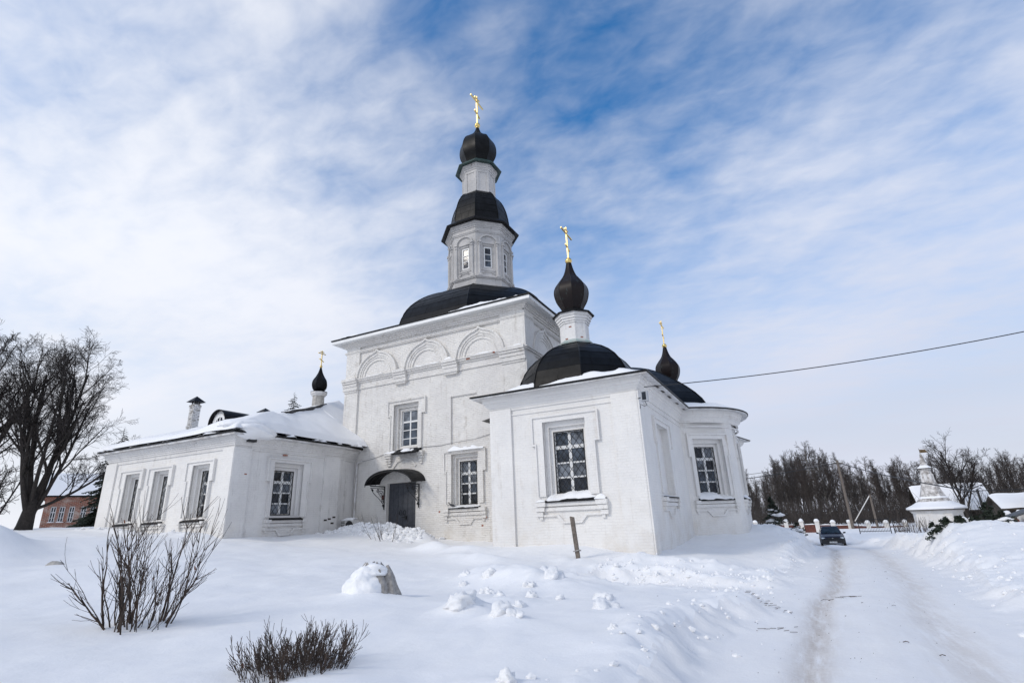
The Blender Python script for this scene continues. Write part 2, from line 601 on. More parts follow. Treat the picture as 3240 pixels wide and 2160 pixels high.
def snow_strip(fr, a0, a1, b, d0, d1, h, seed, parent, name='snow', droop=0.0, step=0.09, rise=0.0):
    """loaf of snow lying on a ledge"""
    m = MB()
    n = max(4, int((a1 - a0) / step))
    q = 7
    rs = random.Random(seed)
    for i in range(n + 1):
        a = a0 + (a1 - a0) * i / n
        e = min(1.0, min(i, n - i) / 2.0 + 0.12) ** 0.5
        hh = h * e * (0.75 + 0.55 * float(fbm(a * 1.7 + seed, seed * 3.1, 3)) + 0.1 * rs.random())
        hh = max(hh, 0.015)
        dd = d1 + 0.05 * float(fbm(a * 2.3, seed * 1.3, 3)) * (d1 - d0) / 0.3
        for j in range(q):
            t = j / (q - 1)
            prof = math.sin(math.pi * min(1, 0.22 + t * 0.86) ** 1.0) ** 0.6 if t < 1 else 0
            d = d0 + (dd - d0) * (1 - (1 - t) ** 1.25)
            bb = b + hh * max(0.0, prof) - droop * t * t
            if j == q - 1:
                bb = b - 0.01 - droop
            m.v.append(fr.p(a, bb + rise * max(0.0, (d1 - d) / (d1 - d0)), d))
    for i in range(n):
        for j in range(q - 1):
            m.f.append((i * q + j, i * q + j + 1, (i + 1) * q + j + 1, (i + 1) * q + j))
    m.f.append(tuple(range(q)))
    m.f.append(tuple(n * q + j for j in range(q))[::-1])
    return m.build(name, 'snow', parent, smooth=True)


def blob(parent, name, c, size, seed, material='snow_rough', sub=3, rough=0.25, flat=0.35, kind=None):
    """irregular lump"""
    import bmesh
    bm = bmesh.new()
    bmesh.ops.create_icosphere(bm, subdivisions=sub, radius=1.0)
    rs = random.Random(seed)
    ox, oy = rs.random() * 50, rs.random() * 50
    co = np.array([v.co[:] for v in bm.verts])
    r = 1 + rough * (fbm(co[:, 0] * 1.3 + ox, co[:, 1] * 1.3 + oy + co[:, 2] * 1.7, 4) + 0.5 * fbm(co[:, 2] * 2.3 + oy, co[:, 0] * 2.3 - ox, 3))
    co *= r[:, None]
    co[:, 2] = np.where(co[:, 2] < 0, co[:, 2] * flat, co[:, 2])
    co *= np.array(size)
    for v, q in zip(bm.verts, co):
        v.co = q
    me = bpy.data.meshes.new(name)
    bm.to_mesh(me); bm.free()
    me.polygons.foreach_set('use_smooth', [True] * len(me.polygons))
    return obj(name, me, parent, material, c)
ABS = {}


def put_under(o, parent):
    """parent o to a thing's Empty while its vertices stay in place coordinates"""
    o.parent = parent
    if parent.name in ABS:
        o.matrix_parent_inverse = Matrix.Translation(-ABS[parent.name])
    return o


def obj(name, data, parent=None, material=None, loc=None):
    o = bpy.data.objects.new(name, data)
    col.objects.link(o)
    if loc is not None:
        o.location = loc
    if parent is not None:
        put_under(o, parent)
    if material is not None and data is not None and not data.materials:
        data.materials.append(M[material])
    return o


def thing_at(name, loc, label, category, group=None):
    o = thing(name, loc, label, category, group)
    ABS[o.name] = Vector(loc)
    return o


# ================================================================== the ground
def sstep(e0, e1, x):
    t = np.clip((x - e0) / (e1 - e0), 0, 1)
    return t * t * (3 - 2 * t)


CP = np.array([
    (0, 0, -1.6), (3, 0, -1.62), (-3, 0, -1.42), (-6, 0, -1.3), (-12, 0, -1.0), (-25, 0, -.5), (6, 0, -1.5), (14, 0, -1.3),
    (-2, 4.5, -1.3), (-1.8, 7.5, -1.27), (-4.8, 4.2, -1.3), (-8.4, 4.8, -1.2), (-7.2, 8.2, -1.2), (-13, 8, -.85), (-17, 10, -.6), (-20, 8, -.4), (-28, 8, .15), (-20.6, 7.6, -.1),
    (-30, 13.6, .32), (-25, 13.8, .05), (-20.5, 13.9, -.2), (-18, 17, -.5), (-20, 20.5, -.2), (-17.5, 20.8, -.35),
    (-14.5, 20.8, -.75), (-12, 20, -.95), (-10.3, 18, -.9), (-8, 18, -.97), (-6, 18, -1.1), (-4.4, 17.9, -1.32),
    (-12, 13, -.95), (-9, 12, -1.15), (-5, 9, -1.28), (-6, 15.5, -1.3), (-10, 16, -1.05), (-15, 15, -.75),
    (-3.5, 22, -1.3), (-2.4, 25, -1.25), (-1.2, 29, -1.15), (-1.0, 33, -1.2), (-1.2, 38, -1.3), (-3.5, 46, -2.2), (-12, 46, -2.0),
    (1.2, 20, -1.8), (1.6, 30, -1.95), (1.9, 40, -2.3), (2.2, 52, -2.8), (5.5, 50, -2.3), (4.2, 40, -2.0), (4.8, 33, -1.65), (2, 60, -2.6), (-1.5, 56, -2.3),
    (5, 9, -1.5), (6.8, 12, -1.32), (4.6, 15, -1.5), (5.6, 19, -1.25), (4.1, 24.5, -1.08), (4.7, 24.5, -.92), (5.9, 24.5, -.84), (7.6, 24.3, -1.0), (10, 24, -1.1), (12, 34, -1.4), (9, 30, -1.3),
    (9, 44, -1.8), (14, 42, -1.7), (-10, 60, -2), (0, 75, -2.35), (15, 75, -2.3), (40, 80, -2.3), (0, 140, -2.6), (60, 140, -2.5), (24, 24, -1.1), (30, 5, -1.0),
    (-60, 0, 1.0), (-60, 30, .8), (-36, 14, .5), (-45, 10, .7), (-70, 30, .7), (-80, 80, .5), (-40, 50, 0), (-120, 20, 1.0), (60, 40, -1.5), (-20, -30, -1.0), (20, -30, -1.4), (140, 140, -2.5), (-140, 140, -.5)], float)


def _tps_fit(P, lam=0.02):
    n = len(P)
    d = np.hypot(P[:, None, 0] - P[None, :, 0], P[:, None, 1] - P[None, :, 1])
    K = np.where(d > 0, d * d * np.log(np.maximum(d, 1e-9)), 0) + lam * np.eye(n) * 20
    Q = np.c_[np.ones(n), P[:, :2]]
    A = np.block([[K, Q], [Q.T, np.zeros((3, 3))]])
    return np.linalg.solve(A, np.r_[P[:, 2], 0, 0, 0])


_TW = _tps_fit(CP)


def tps(x, y):
    s = _TW[-3] + _TW[-2] * x + _TW[-1] * y
    for i in range(len(CP)):
        d2 = (x - CP[i, 0]) ** 2 + (y - CP[i, 1]) ** 2
        s = s + _TW[i] * 0.5 * d2 * np.log(np.maximum(d2, 1e-12))
    return s


ROAD_Y = [-40, 0, 6.7, 11.3, 17.5, 26.5, 33, 40, 52, 62, 80, 120]
ROAD_X = [-2.6, .15, .62, .97, 1.43, 2.05, 2.25, 2.3, 2.2, 1.4, -1, -9]


def road_c(y):
    return np.interp(y, ROAD_Y, ROAD_X)


def road_z(y):
    return np.interp(y, [0, 28, 52, 90], [-1.6, -1.93, -2.85, -3.0])


def seg_d(x, y, ax, ay, bx, by):
    vx, vy = bx - ax, by - ay
    t = np.clip(((x - ax) * vx + (y - ay) * vy) / (vx * vx + vy * vy), 0, 1)
    return np.hypot(x - ax - t * vx, y - ay - t * vy)


def gauss(x, y, cx, cy, rx, ry, ang=0.0):
    c, s = math.cos(ang), math.sin(ang)
    u = ((x - cx) * c + (y - cy) * s) / rx
    v = (-(x - cx) * s + (y - cy) * c) / ry
    return np.exp(-(u * u + v * v))


def ground_h(x, y, detail=True):
    x = np.asarray(x, float); y = np.asarray(y, float)
    far = sstep(90, 150, np.hypot(x, y))
    z = tps(np.clip(x, -150, 150), np.clip(y, -40, 150))
    z = np.clip(z, -2.8, 1.6) * (1 - far) + far * np.where(x < 0, -1.2, -2.4)
    near = 1 - sstep(45, 70, np.hypot(x, y))
    # wind-packed field
    z = z + near * (0.075 * fbm(x * .32, y * .32, 3) + 0.026 * fbm(x * 1.3, y * 0.8, 4) + 0.007 * fbm(x * 5.1, y * 3.0, 3))
    # heaps
    rough = np.zeros_like(z)
    def heap(cx, cy, rx, ry, h, ang=0.0, rg=0.0):
        nonlocal z, rough
        g = gauss(x, y, cx, cy, rx, ry, ang)
        z = z + h * g
        rough = np.maximum(rough, rg * g)
    heap(-5.6, 11.2, 1.6, .70, .36, -.35, .75)
    heap(-6.4, 12.6, 1.2, .8, .18, -.2, .5)
    heap(-5.0, 9.0, .9, .8, .07, 0, .55)
    heap(-4.75, 7.5, .42, .36, .18, 0, .7)
    heap(-3.75, 7.0, .34, .3, .12, 0, .7)
    heap(-1.9, 6.9, .16, .8, .05, .5, .5)
    heap(-2.3, 4.3, .45, .30, .07, 0, .35)
    heap(-12.3, 17.4, .8, .5, .30, 0, .3)
    heap(-10.6, 16.6, .9, .5, .20, .3, .2)
    heap(-9.0, 15.0, 1.1, .45, .16, -.3, .2)
    heap(-7.2, 8.05, .8, .6, .16, .3, 0)
    heap(-21.2, 7.2, 1.3, 1.0, .55, .4, .3)
    heap(-27, 5.5, 2.2, 1.5, .9, .4, .3)
    heap(-6.3, 16.2, .6, .4, .08, 0, .3)
    heap(-1.1, 31.5, 1.5, 2.2, .40, .2, 1.0)
    heap(-.1, 38.5, 1.0, 3.0, .25, .1, .7)
    heap(4.6, 60, 5, 2.5, .35, 0, .5)
    heap(5.2, 33, 1.4, 5, .2, .1, .6)
    heap(5.6, 24.5, 2.0, 2.2, .16, .0, .8)
    heap(4.6, 18.0, .9, 3.0, .10, .1, .8)
    heap(4.6, 11.5, .9, 2.6, .07, .1, .8)
    heap(8, 30, 2.5, 4, .08, 0, .6)
    bank = np.exp(-(seg_d(x, y, -18.9, 20.2, -15.0, 20.3) / .60) ** 2)
    z = z + .34 * bank
    rough = np.maximum(rough, 1.6 * bank)
    bank2 = np.exp(-(seg_d(x, y, -29.5, 13.9, -21.0, 13.9) / .45) ** 2)
    z = z + .10 * bank2
    rough = np.maximum(rough, .8 * bank2)
    bank3 = np.exp(-(seg_d(x, y, -4.6, 17.1, 0.0, 17.6) / .55) ** 2)
    z = z + .14 * bank3
    rough = np.maximum(rough, .8 * bank3)
    # ploughed road and the turning place by the chapel
    ux = x - road_c(y)
    dr = np.where(ux < 0, -ux - 1.8, (ux - 1.9) * np.interp(y, [12, 22], [.5, .8])) - .25 * fbm(y * .35, x * 0 + 3.3, 2)
    dl = seg_d(x, y, -4.3, 14.4, 1.0, 12.9) - 1.25
    k = 0.8
    hh = np.clip(.5 + .5 * (dl - dr) / k, 0, 1)
    d = dl * (1 - hh) + dr * hh - k * hh * (1 - hh)
    d = d + .16 * fbm(x * 1.1, y * 1.1, 3) + .05 * fbm(x * 4, y * 4, 2)
    zr = road_z(y)
    t = sstep(-.15, .62, d)
    lim = sstep(60, 95, y)
    t = np.maximum(t, lim)
    z = zr * (1 - t) + np.maximum(z, zr - .15) * t
    edge = np.exp(-((d - .42) / .34) ** 2) * (1 - lim)
    z = z + .035 * edge * (1 + fbm(x * 1.7, y * 1.7, 3))
    rough = np.maximum(rough, .5 * edge)
    u = x - road_c(y)
    onroad = 1 - t
    w0 = .12 * fbm(y * .25, y * 0 + 8.8, 2)
    rutL = np.exp(-((u + .8 - w0) / .21) ** 2); rutR = np.exp(-((u - .78 - w0) / .30) ** 2)
    z = z - onroad * (.065 * rutL + .05 * rutR)
    z = z + onroad * (.035 * np.exp(-((u - w0) / .3) ** 2) + .012 * fbm(x * 3.0, y * 1.2, 4))
    if detail:
        r1 = fbm(x * 2.1, y * 2.1, 5, .56)
        r2 = np.abs(fbm(x * 4.3 + 9, y * 4.3, 3, .55))
        z = z + near * np.clip(rough, 0, 1.8) * (.075 * r1 + .06 * r2)
    dirt = onroad * np.clip(1.0 * rutL + .5 * rutR + .12 * np.exp(-(u / 1.6) ** 2) + .0, 0, 1)
    dirt = dirt * (1 - lim) + edge * .12
    return z, dirt, d


def gz(x, y):
    return float(ground_h(np.array([x]), np.array([y]))[0][0])


def axis_pts(lo, hi, fine_lo, fine_hi, step, grow=1.22):
    pts = list(np.arange(fine_lo, fine_hi + 1e-6, step))
    s = step; a = fine_hi
    while a < hi:
        s *= grow; a += s; pts.append(a)
    s = step; a = fine_lo
    out = []
    while a > lo:
        s *= grow; a -= s; out.append(a)
    return np.array(out[::-1] + pts)


def build_ground():
    xs = np.concatenate([axis_pts(-900, -34, -34, -12, .14)[:-1], np.arange(-12, 7, .075), axis_pts(7, 900, 7, 13, .12)])
    ys = np.concatenate([axis_pts(-300, 1.5, 1.5, 18, .08)[:-1], np.arange(18, 26, .1), axis_pts(26, 1200, 26, 45, .16)])
    X, Y = np.meshgrid(xs, ys)
    Z, D, S = ground_h(X.ravel(), Y.ravel())
    nx, ny = len(xs), len(ys)
    V = np.c_[X.ravel(), Y.ravel(), Z]
    i = np.arange(nx * ny).reshape(ny, nx)
    F = np.stack([i[:-1, :-1], i[:-1, 1:], i[1:, 1:], i[1:, :-1]], -1).reshape(-1, 4)
    fs = S[F].mean(1)
    fy = V[F][:, :, 1].mean(1)
    isroad = (fs < 0.35) & (fy < 92)
    for name, sel, mt in (('ground', ~isroad, 'snow'), ('road', isroad, 'snow_road')):
        f = F[sel]
        used, inv = np.unique(f, return_inverse=True)
        f = inv.reshape(-1, 4)
        me = bpy.data.meshes.new(name)
        me.vertices.add(len(used)); me.loops.add(len(f) * 4); me.polygons.add(len(f))
        me.vertices.foreach_set('co', V[used].ravel())
        me.loops.foreach_set('vertex_index', f.ravel())
        me.polygons.foreach_set('loop_start', np.arange(len(f)) * 4)
        me.polygons.foreach_set('use_smooth', np.ones(len(f), bool))
        at = me.attributes.new('dirt', 'FLOAT', 'POINT')
        at.data.foreach_set('value', D[used])
        me.update(); me.validate()
        o = obj(name, me, None, mt)
        o['kind'] = 'structure'
        tag(o, {'ground': 'deep white snow field round the church', 'road': 'ploughed snowy track with brown wheel ruts'}[name])


build_ground()

# ================================================================== the church
church = thing_at('church', (-16, 24, -1.3), 'white brick church with black domes, gold crosses and snowy roofs', 'church')
CH = church


def P_(mb, name, material, smooth=False, parent=None):
    return mb.build(name, material, parent or CH, smooth)


def pane_mesh(w, h):
    m = MB()
    m.box(-w / 2, w / 2, 0, .02, -h / 2, h / 2)
    me = bpy.data.meshes.new('pane')
    me.from_pydata(m.v, [], m.f)
    return me


def window(fr, op, rev, rows, cols=2, heavy=None, grille=True, ears=None, sill=None, d=(.15, .28, .42), wallmat='whitewash_smooth',
           glass='glass', snow=0.0, dip=True, cell=(.26, .34), seed=1, bar=.05, parent=None, side_mid=None):
    w = MB()
    mid = tuple((op[i] * .55 + rev[i] * .45) for i in range(4))
    if side_mid:
        mid = side_mid
    w.ring(fr, rev, mid, -d[0]); w.cheeks(fr, mid, -d[0], -d[1])
    w.ring(fr, mid, op, -d[1]); w.cheeks(fr, op, -d[1], -d[2])
    if ears:
        ex0, ex1, et, eb, lx0, lx1, lb = ears
        e = .06
        w.fbox(fr, ex0, ex1, rev[3], et, -.02, e)
        w.fbox(fr, ex0, rev[0], eb, rev[3], -.02, e)
        w.fbox(fr, rev[1], ex1, eb, rev[3], -.02, e)
        w.fbox(fr, lx0, rev[0], lb, eb, -.02, e)
        w.fbox(fr, rev[1], lx1, lb, eb, -.02, e)
        g, q = .07, .115
        w.fbox(fr, ex0 - g, ex1 + g, et, et + g, -.02, q)
        w.fbox(fr, ex0 - g, ex0, eb - g, et, -.02, q)
        w.fbox(fr, ex1, ex1 + g, eb - g, et, -.02, q)
        w.fbox(fr, ex0, lx0 - .002, eb - g, eb, -.02, q)
        w.fbox(fr, lx1 + .002, ex1, eb - g, eb, -.02, q)
        w.fbox(fr, lx0 - g * .6, lx0, lb, eb - g, -.02, q)
        w.fbox(fr, lx1, lx1 + g * .6, lb, eb - g, -.02, q)
    if sill:
        sa0, sa1, sb, cw, drop = sill
        h = drop / 3.0
        for k, (ww, dd) in enumerate(((cw, .19), (cw * .86, .15), (cw * .66, .11))):
            b1 = sb - .02 - k * h
            w.fbox(fr, sa0 - cw, sa0 - cw + ww, b1 - h + .012, b1, -.02, dd)
            w.fbox(fr, sa1 + cw - ww, sa1 + cw, b1 - h + .012, b1, -.02, dd)
        w.fbox(fr, sa0, sa1, sb - .02 - h * .9, sb - .02, -.02, .10)
        w.fbox(fr, sa0 - .05, sa1 + .05, sb - .02 - h * 1.9, sb - .02 - h * 1.15, -.02, .07)
        if dip:
            c = (sa0 + sa1) / 2
            wd = (sa1 - sa0)
            y0 = sb - .02 - drop
            o_ = [(sa0 - cw * .4, y0), (c - wd * .30, y0), (c - wd * .19, y0 - .24), (c + wd * .19, y0 - .24), (c + wd * .30, y0), (sa1 + cw * .4, y0)]
            i_ = [(sa0 - cw * .4, y0 + .07), (c - wd * .265, y0 + .07), (c - wd * .155, y0 - .165), (c + wd * .155, y0 - .165), (c + wd * .265, y0 + .07), (sa1 + cw * .4, y0 + .07)]
            w.strip(fr, i_, o_, -.02, .07)
            for s_ in (sa0 - cw * .55, sa1 + cw * .55):
                w.fbox(fr, s_ - .06, s_ + .06, y0 - .10, y0 + .06, -.02, .075)
    win = w.build('window', wallmat, parent or CH)
    # frame
    f = MB()
    D0, D1 = -d[2] - .03, -d[2] + .05
    f.fbox(fr, op[0], op[0] + bar, op[2], op[3], D0, D1); f.fbox(fr, op[1] - bar, op[1], op[2], op[3], D0, D1)
    f.fbox(fr, op[0] + bar, op[1] - bar, op[2], op[2] + bar, D0, D1); f.fbox(fr, op[0] + bar, op[1] - bar, op[3] - bar, op[3], D0, D1)
    ia0, ia1, ib0, ib1 = op[0] + bar, op[1] - bar, op[2] + bar, op[3] - bar
    cwid = (ia1 - ia0) / cols
    for c in range(1, cols):
        a = ia0 + cwid * c
        mw = .055 if grille else .035
        f.fbox(fr, a - mw, a + mw, ib0, ib1, D0 + .005, D1 - .005)
    hts = [(ib1 - ib0) * r / sum(rows) for r in rows]      # rows from the top
    edges = [ib1]
    for h in hts:
        edges.append(edges[-1] - h)
    for k in range(1, len(rows)):
        t = (.065 if heavy == k else .03) if grille else (.045 if heavy == k else .02)
        f.fbox(fr, ia0, ia1, edges[k] - t, edges[k] + t, D0 + .01, D1 - .012)
    f.build('frame', 'white_frame', win)
    rs = random.Random(seed)
    for k in range(len(rows)):
        pms = {}
        for c in range(cols):
            p = fr.p(ia0 + cwid * (c + .5), (edges[k] + edges[k + 1]) / 2, D0 + .03)
            g = rs.choice(('glass', 'glass', 'glass_blue', 'glass_blue', 'glass_curtain')) if seed != 3 else ('glass_curtain' if k == 0 else 'glass_blue')
            me = pms.get(g)
            if me is None:
                me = pms[g] = pane_mesh(cwid - .05, hts[k] - .05)
                me.materials.append(M[g])
            o = bpy.data.objects.new('pane', me)
            col.objects.link(o)
            o.parent = win
            o.matrix_local = Matrix.Translation(Vector(p)) @ Matrix(((fr.u.x, -fr.n.x, 0, 0), (fr.u.y, -fr.n.y, 0, 0), (0, 0, 1, 0), (0, 0, 0, 1)))
    if grille:
        g = MB()
        dz = -d[2] + .13
        a0, a1, b0, b1 = op[0] + .015, op[1] - .015, op[2] + .015, op[3] - .015
        for (x0, x1, y0, y1) in ((a0, a0 + .03, b0, b1), (a1 - .03, a1, b0, b1), (a0, a1, b0, b0 + .03), (a0, a1, b1 - .03, b1)):
            g.fbox(fr, x0, x1, y0, y1, dz - .012, dz + .012)
        cx, cy = cell
        W, H = a1 - a0, b1 - b0
        sl = cy / cx
        for sgn in (1, -1):
            n0 = int(-(W * sl) / cy) - 2
            for k in range(n0, int(H / cy) + int(W / cx) + 3):
                # line b = c + sgn*sl*(a)
                c = k * cy if sgn > 0 else k * cy
                pts = []
                for a in (0, W):
                    b = c + sgn * sl * a
                    if 0 <= b <= H:
                        pts.append((a, b))
                for b in (0, H):
                    a = (b - c) / (sgn * sl)
                    if 0 < a < W:
                        pts.append((a, b))
                if len(pts) >= 2:
                    pts.sort()
                    p, q = pts[0], pts[-1]
                    if abs(p[0] - q[0]) > .03:
                        g.tube([fr.p(a0 + p[0], b0 + p[1], dz), fr.p(a0 + q[0], b0 + q[1], dz)], .0105, 4, False)
        g.build('grille', 'iron', win)
    if sill:
        s = MB()
        s.add([fr.p(sa0, sb + .012, .17), fr.p(sa1, sb + .012, .17), fr.p(sa1, sb - .045, .17), fr.p(sa0, sb - .045, .17),
               fr.p(sa0, op[2] + .01, -d[2] + .05), fr.p(sa1, op[2] + .01, -d[2] + .05), fr.p(sa0, sb - .045, -.05), fr.p(sa1, sb - .045, -.05)],
              [(3, 2, 1, 0), (0, 1, 5, 4), (3, 6, 7, 2), (0, 4, 6, 3), (2, 7, 5, 1)])
        s.build('sill', 'roof_metal_dark', win)
        if snow:
            snow_strip(fr, sa0 + .02, sa1 - .02, sb + .015, -d[2] + .06, .165, snow, seed * 7 + 3, win, rise=op[2] - sb - .02)
    return win


# ---- main cube -------------------------------------------------------
xL, xR, Y0 = -21.86, -10.30, 22.0
YB = 33.6
Fm = Fr((0, Y0, 0), (1, 0, 0))
Fmr = Fr((xR, 0, 0), (0, 1, 0))
ZB = -3.0

up_op, up_rev = (-17.99, -16.94, 3.95, 5.86), (-18.28, -16.63, 3.72, 6.18)
lo_op, lo_rev = (-14.30, -13.30, .80, 2.88), (-14.58, -13.05, .74, 3.22)
door_r = (-18.60, -16.74, -1.2, 2.08)
panel_r = (-14.63, -13.07, 3.70, 6.14)
w = MB()
w.wall(Fm, xL, xR, ZB, 10.42, [(*up_rev, .15), (*lo_rev, .15), (*door_r, .25), (*panel_r, .09)])
w.quad(Fm.p(panel_r[0], panel_r[2], -.09), Fm.p(panel_r[1], panel_r[2], -.09), Fm.p(panel_r[1], panel_r[3], -.09), Fm.p(panel_r[0], panel_r[3], -.09))
P_(w, 'wall', 'whitewash')
w = MB()
w.quad((xR, Y0, ZB), (xR, YB, ZB), (xR, YB, 10.42), (xR, Y0, 10.42))
w.quad((xR, YB, ZB), (xL, YB, ZB), (xL, YB, 10.42), (xR, YB, 10.42))
w.quad((xL, YB, ZB), (xL, Y0, ZB), (xL, Y0, 10.42), (xL, YB, 10.42))
P_(w, 'wall', 'whitewash')
# corner pilasters
for a0, a1 in ((xL - .03, -20.91), (-11.58, xR + .03)):
    w = MB(); w.fbox(Fm, a0, a1, ZB, 10.2, -.02, .11); P_(w, 'pilaster', 'whitewash')
w = MB(); w.fbox(Fmr, Y0 - .10, Y0 + 1.0, ZB, 10.2, -.02, .11); P_(w, 'pilaster', 'whitewash')
path = [(xL, YB), (xL, Y0), (xR, Y0), (xR, YB)]


def cornice(path, prof, material='whitewash', name='cornice', closed=False):
    w = MB(); w.sweep(path, prof, closed); return P_(w, name, material)


# cornice under the eave: four brick steps and a string lower down
cornice(path, [(-.05, 9.97), (.10, 9.97), (.10, 10.04), (.17, 10.05), (.17, 10.13), (.25, 10.14), (.25, 10.22), (.33, 10.23), (.33, 10.40), (-.05, 10.40)])
cornice(path, [(-.05, 9.62), (.09, 9.63), (.14, 9.66), (.14, 9.71), (.17, 9.71), (.17, 9.76), (.05, 9.79), (-.05, 9.79)])
# belt below the blind arches
cornice(path, [(-.05, 7.44), (.07, 7.45), (.07, 7.52), (.05, 7.53), (.05, 7.78), (.12, 7.80), (.12, 7.88), (.20, 7.89), (.20, 7.97), (.26, 7.98), (.26, 8.03), (.08, 8.06), (-.05, 8.06)], name='belt_course')
for a0, a1 in ((xL - .10, -20.9), (-18.25, -17.42), (-15.02, -14.10), (-11.6, xR + .10)):
    w = MB()
    for b0, b1, dd in ((7.30, 7.40, .16), (7.40, 7.62, .21), (7.62, 7.80, .25), (7.80, 7.92, .31), (7.92, 8.085, .37)):
        w.fbox(Fm, a0 + (.06 if b0 < 7.4 else 0), a1 - (.06 if b0 < 7.4 else 0), b0, b1 - .003, -.02, dd)
    P_(w, 'console', 'whitewash')


def arch_line(ac, b0, wd, ht, tip, n=22):
    pts = []
    for i in range(n + 1):
        t = math.pi * (1 - i / n)
        x, y = math.cos(t), math.sin(t)
        k = tip * max(0, 1 - abs(x) / .17) ** 1.3
        pts.append((ac + wd * x, b0 + ht * y + k))
    return pts


for ac in (-19.58, -16.17, -12.82):
    w = MB()
    b0 = 8.05
    A = [arch_line(ac, b0, 1.46, 1.42, .13, 34), arch_line(ac, b0, 1.36, 1.32, .12, 34), arch_line(ac, b0, 1.20, 1.16, .08, 34), arch_line(ac, b0, 1.10, 1.06, .0, 34), arch_line(ac, b0, .99, .95, .0, 34), arch_line(ac, b0, .93, .89, .0, 34)]
    w.strip(Fm, A[0], A[1], -.02, .20)
    w.strip(Fm, A[1], A[2], -.02, .12)
    w.strip(Fm, A[2], A[3], -.02, .075)
    w.strip(Fm, A[3], A[4], -.02, .035)
    w.strip(Fm, A[4], A[5], -.02, .06)
    P_(w, 'blind_arch', 'whitewash')
for ac in (24.2, 27.6):
    w = MB()
    A = [arch_line(ac, 8.05, 1.46, 1.40, .16), arch_line(ac, 8.05, 1.36, 1.30, .15), arch_line(ac, 8.05, 1.20, 1.13, .10), arch_line(ac, 8.05, 1.10, 1.03, .0), arch_line(ac, 8.05, .98, .9, .0)]
    w.strip(Fmr, A[0], A[1], -.02, .20); w.strip(Fmr, A[1], A[2], -.02, .12); w.strip(Fmr, A[2], A[3], -.02, .075); w.strip(Fmr, A[3], A[4], -.02, .035)
    P_(w, 'blind_arch', 'whitewash')
# snow lying on the belt
for k, (a0, a1, h) in enumerate(((-20.5, -19.0, .05), (-18.1, -17.6, .10), (-16.9, -15.2, .07), (-14.95, -14.4, .20), (-13.5, -11.7, .10), (-11.4, -10.35, .20), (-21.5, -21.0, .06))):
    snow_strip(Fm, a0, a1, 8.06, .02, .34 if h > .15 else .24, h, 40 + k, CH)
window(Fm, up_op, up_rev, (1.25, 1, 1, .8), heavy=1, grille=False, ears=(-18.62, -16.23, 6.34, 5.62, -18.44, -16.44, 3.74), glass='glass', seed=3, wallmat='whitewash', bar=.045)
window(Fm, lo_op, lo_rev, (1.15, 1, 1, 1), heavy=1, ears=(-14.95, -12.68, 3.30, 2.40, -14.84, -12.80, .86), sill=(-14.68, -12.99, .68, .34, .50), seed=5, wallmat='whitewash', snow=.05)
snow_strip(Fm, -14.72, -12.70, 3.37, 0, .17, .27, 77, CH)
# little penthouse roof under the upper window, on stepped consoles
w = MB()
w.add([Fm.p(-17.95, 3.50, .52), Fm.p(-16.42, 3.50, .52), Fm.p(-16.42, 3.78, -.02), Fm.p(-17.95, 3.78, -.02), Fm.p(-17.95, 3.44, .52), Fm.p(-16.42, 3.44, .52), Fm.p(-16.42, 3.60, -.02), Fm.p(-17.95, 3.60, -.02)],
      [(0, 1, 2, 3), (4, 5, 1, 0), (7, 6, 5, 4), (0, 3, 7, 4), (1, 5, 6, 2)])
P_(w, 'ledge_roof', 'roof_metal_dark')
snow_strip(Fm, -17.9, -16.75, 3.58, -.1, .40, .26, 9, CH)
snow_strip(Fm, -18.7, -17.95, 3.60, .02, .24, .12, 10, CH)
for a0, a1 in ((-18.70, -18.24), (-16.60, -16.22)):
    w = MB()
    for k, dd in enumerate((.24, .20, .16, .12, .08)):
        ins = .03 * k
        w.fbox(Fm, a0 + ins, a1 - ins, 3.58 - .13 * (k + 1) + .012, 3.58 - .13 * k, -.02, dd)
    P_(w, 'console', 'whitewash')
# pointed arch niche above the doorway
w = MB()
o_ = [(-18.28, 2.9), (-18.0, 3.2), (-17.5, 3.32), (-17.0, 3.2), (-16.72, 2.9)]
w.strip(Fm, o_, [(a + (.08 if a < -17.5 else -.08 if a > -17.5 else 0), b - .10) for a, b in o_], -.02, .05)
P_(w, 'arch_molding', 'whitewash')

# ---- door and its canopy ----------------------------------------------
dm = MB()
dm.fbox(Fm, door_r[0], door_r[1], door_r[2], door_r[3], -.30, -.20)
door = dm.build('door', 'door_metal', CH)
pw, ph = (door_r[1] - door_r[0]) / 6, .262
pme = None
for i in range(6):
    for j in range(12):
        b = door_r[3] - ph * (j + .5)
        if pme is None:
            q = MB(); q.box(-pw / 2 + .012, pw / 2 - .012, -.014, .006, -ph / 2 + .012, ph / 2 - .012)
            pme = bpy.data.meshes.new('door_panel'); pme.from_pydata(q.v, [], q.f); pme.materials.append(M['door_metal'])
        o = bpy.data.objects.new('door_panel', pme); col.objects.link(o); o.parent = door
        o.location = Fm.p(door_r[0] + pw * (i + .5), b, -.20)
for a in (-17.80, -17.56):
    q = MB()
    q.tube([Fm.p(a + .07 * math.sin(t) * (1 - .3 * math.cos(t)), .62 + .12 * math.cos(t), -.165) for t in [k * math.pi / 6 for k in range(13)]], .014, 5)
    q.build('door_ring', 'iron', door)
q = MB(); q.fbox(Fm, -17.72, -17.42, .36, .41, -.19, -.15); q.fbox(Fm, -17.52, -17.40, .28, .46, -.19, -.14); q.build('bolt', 'iron', door)

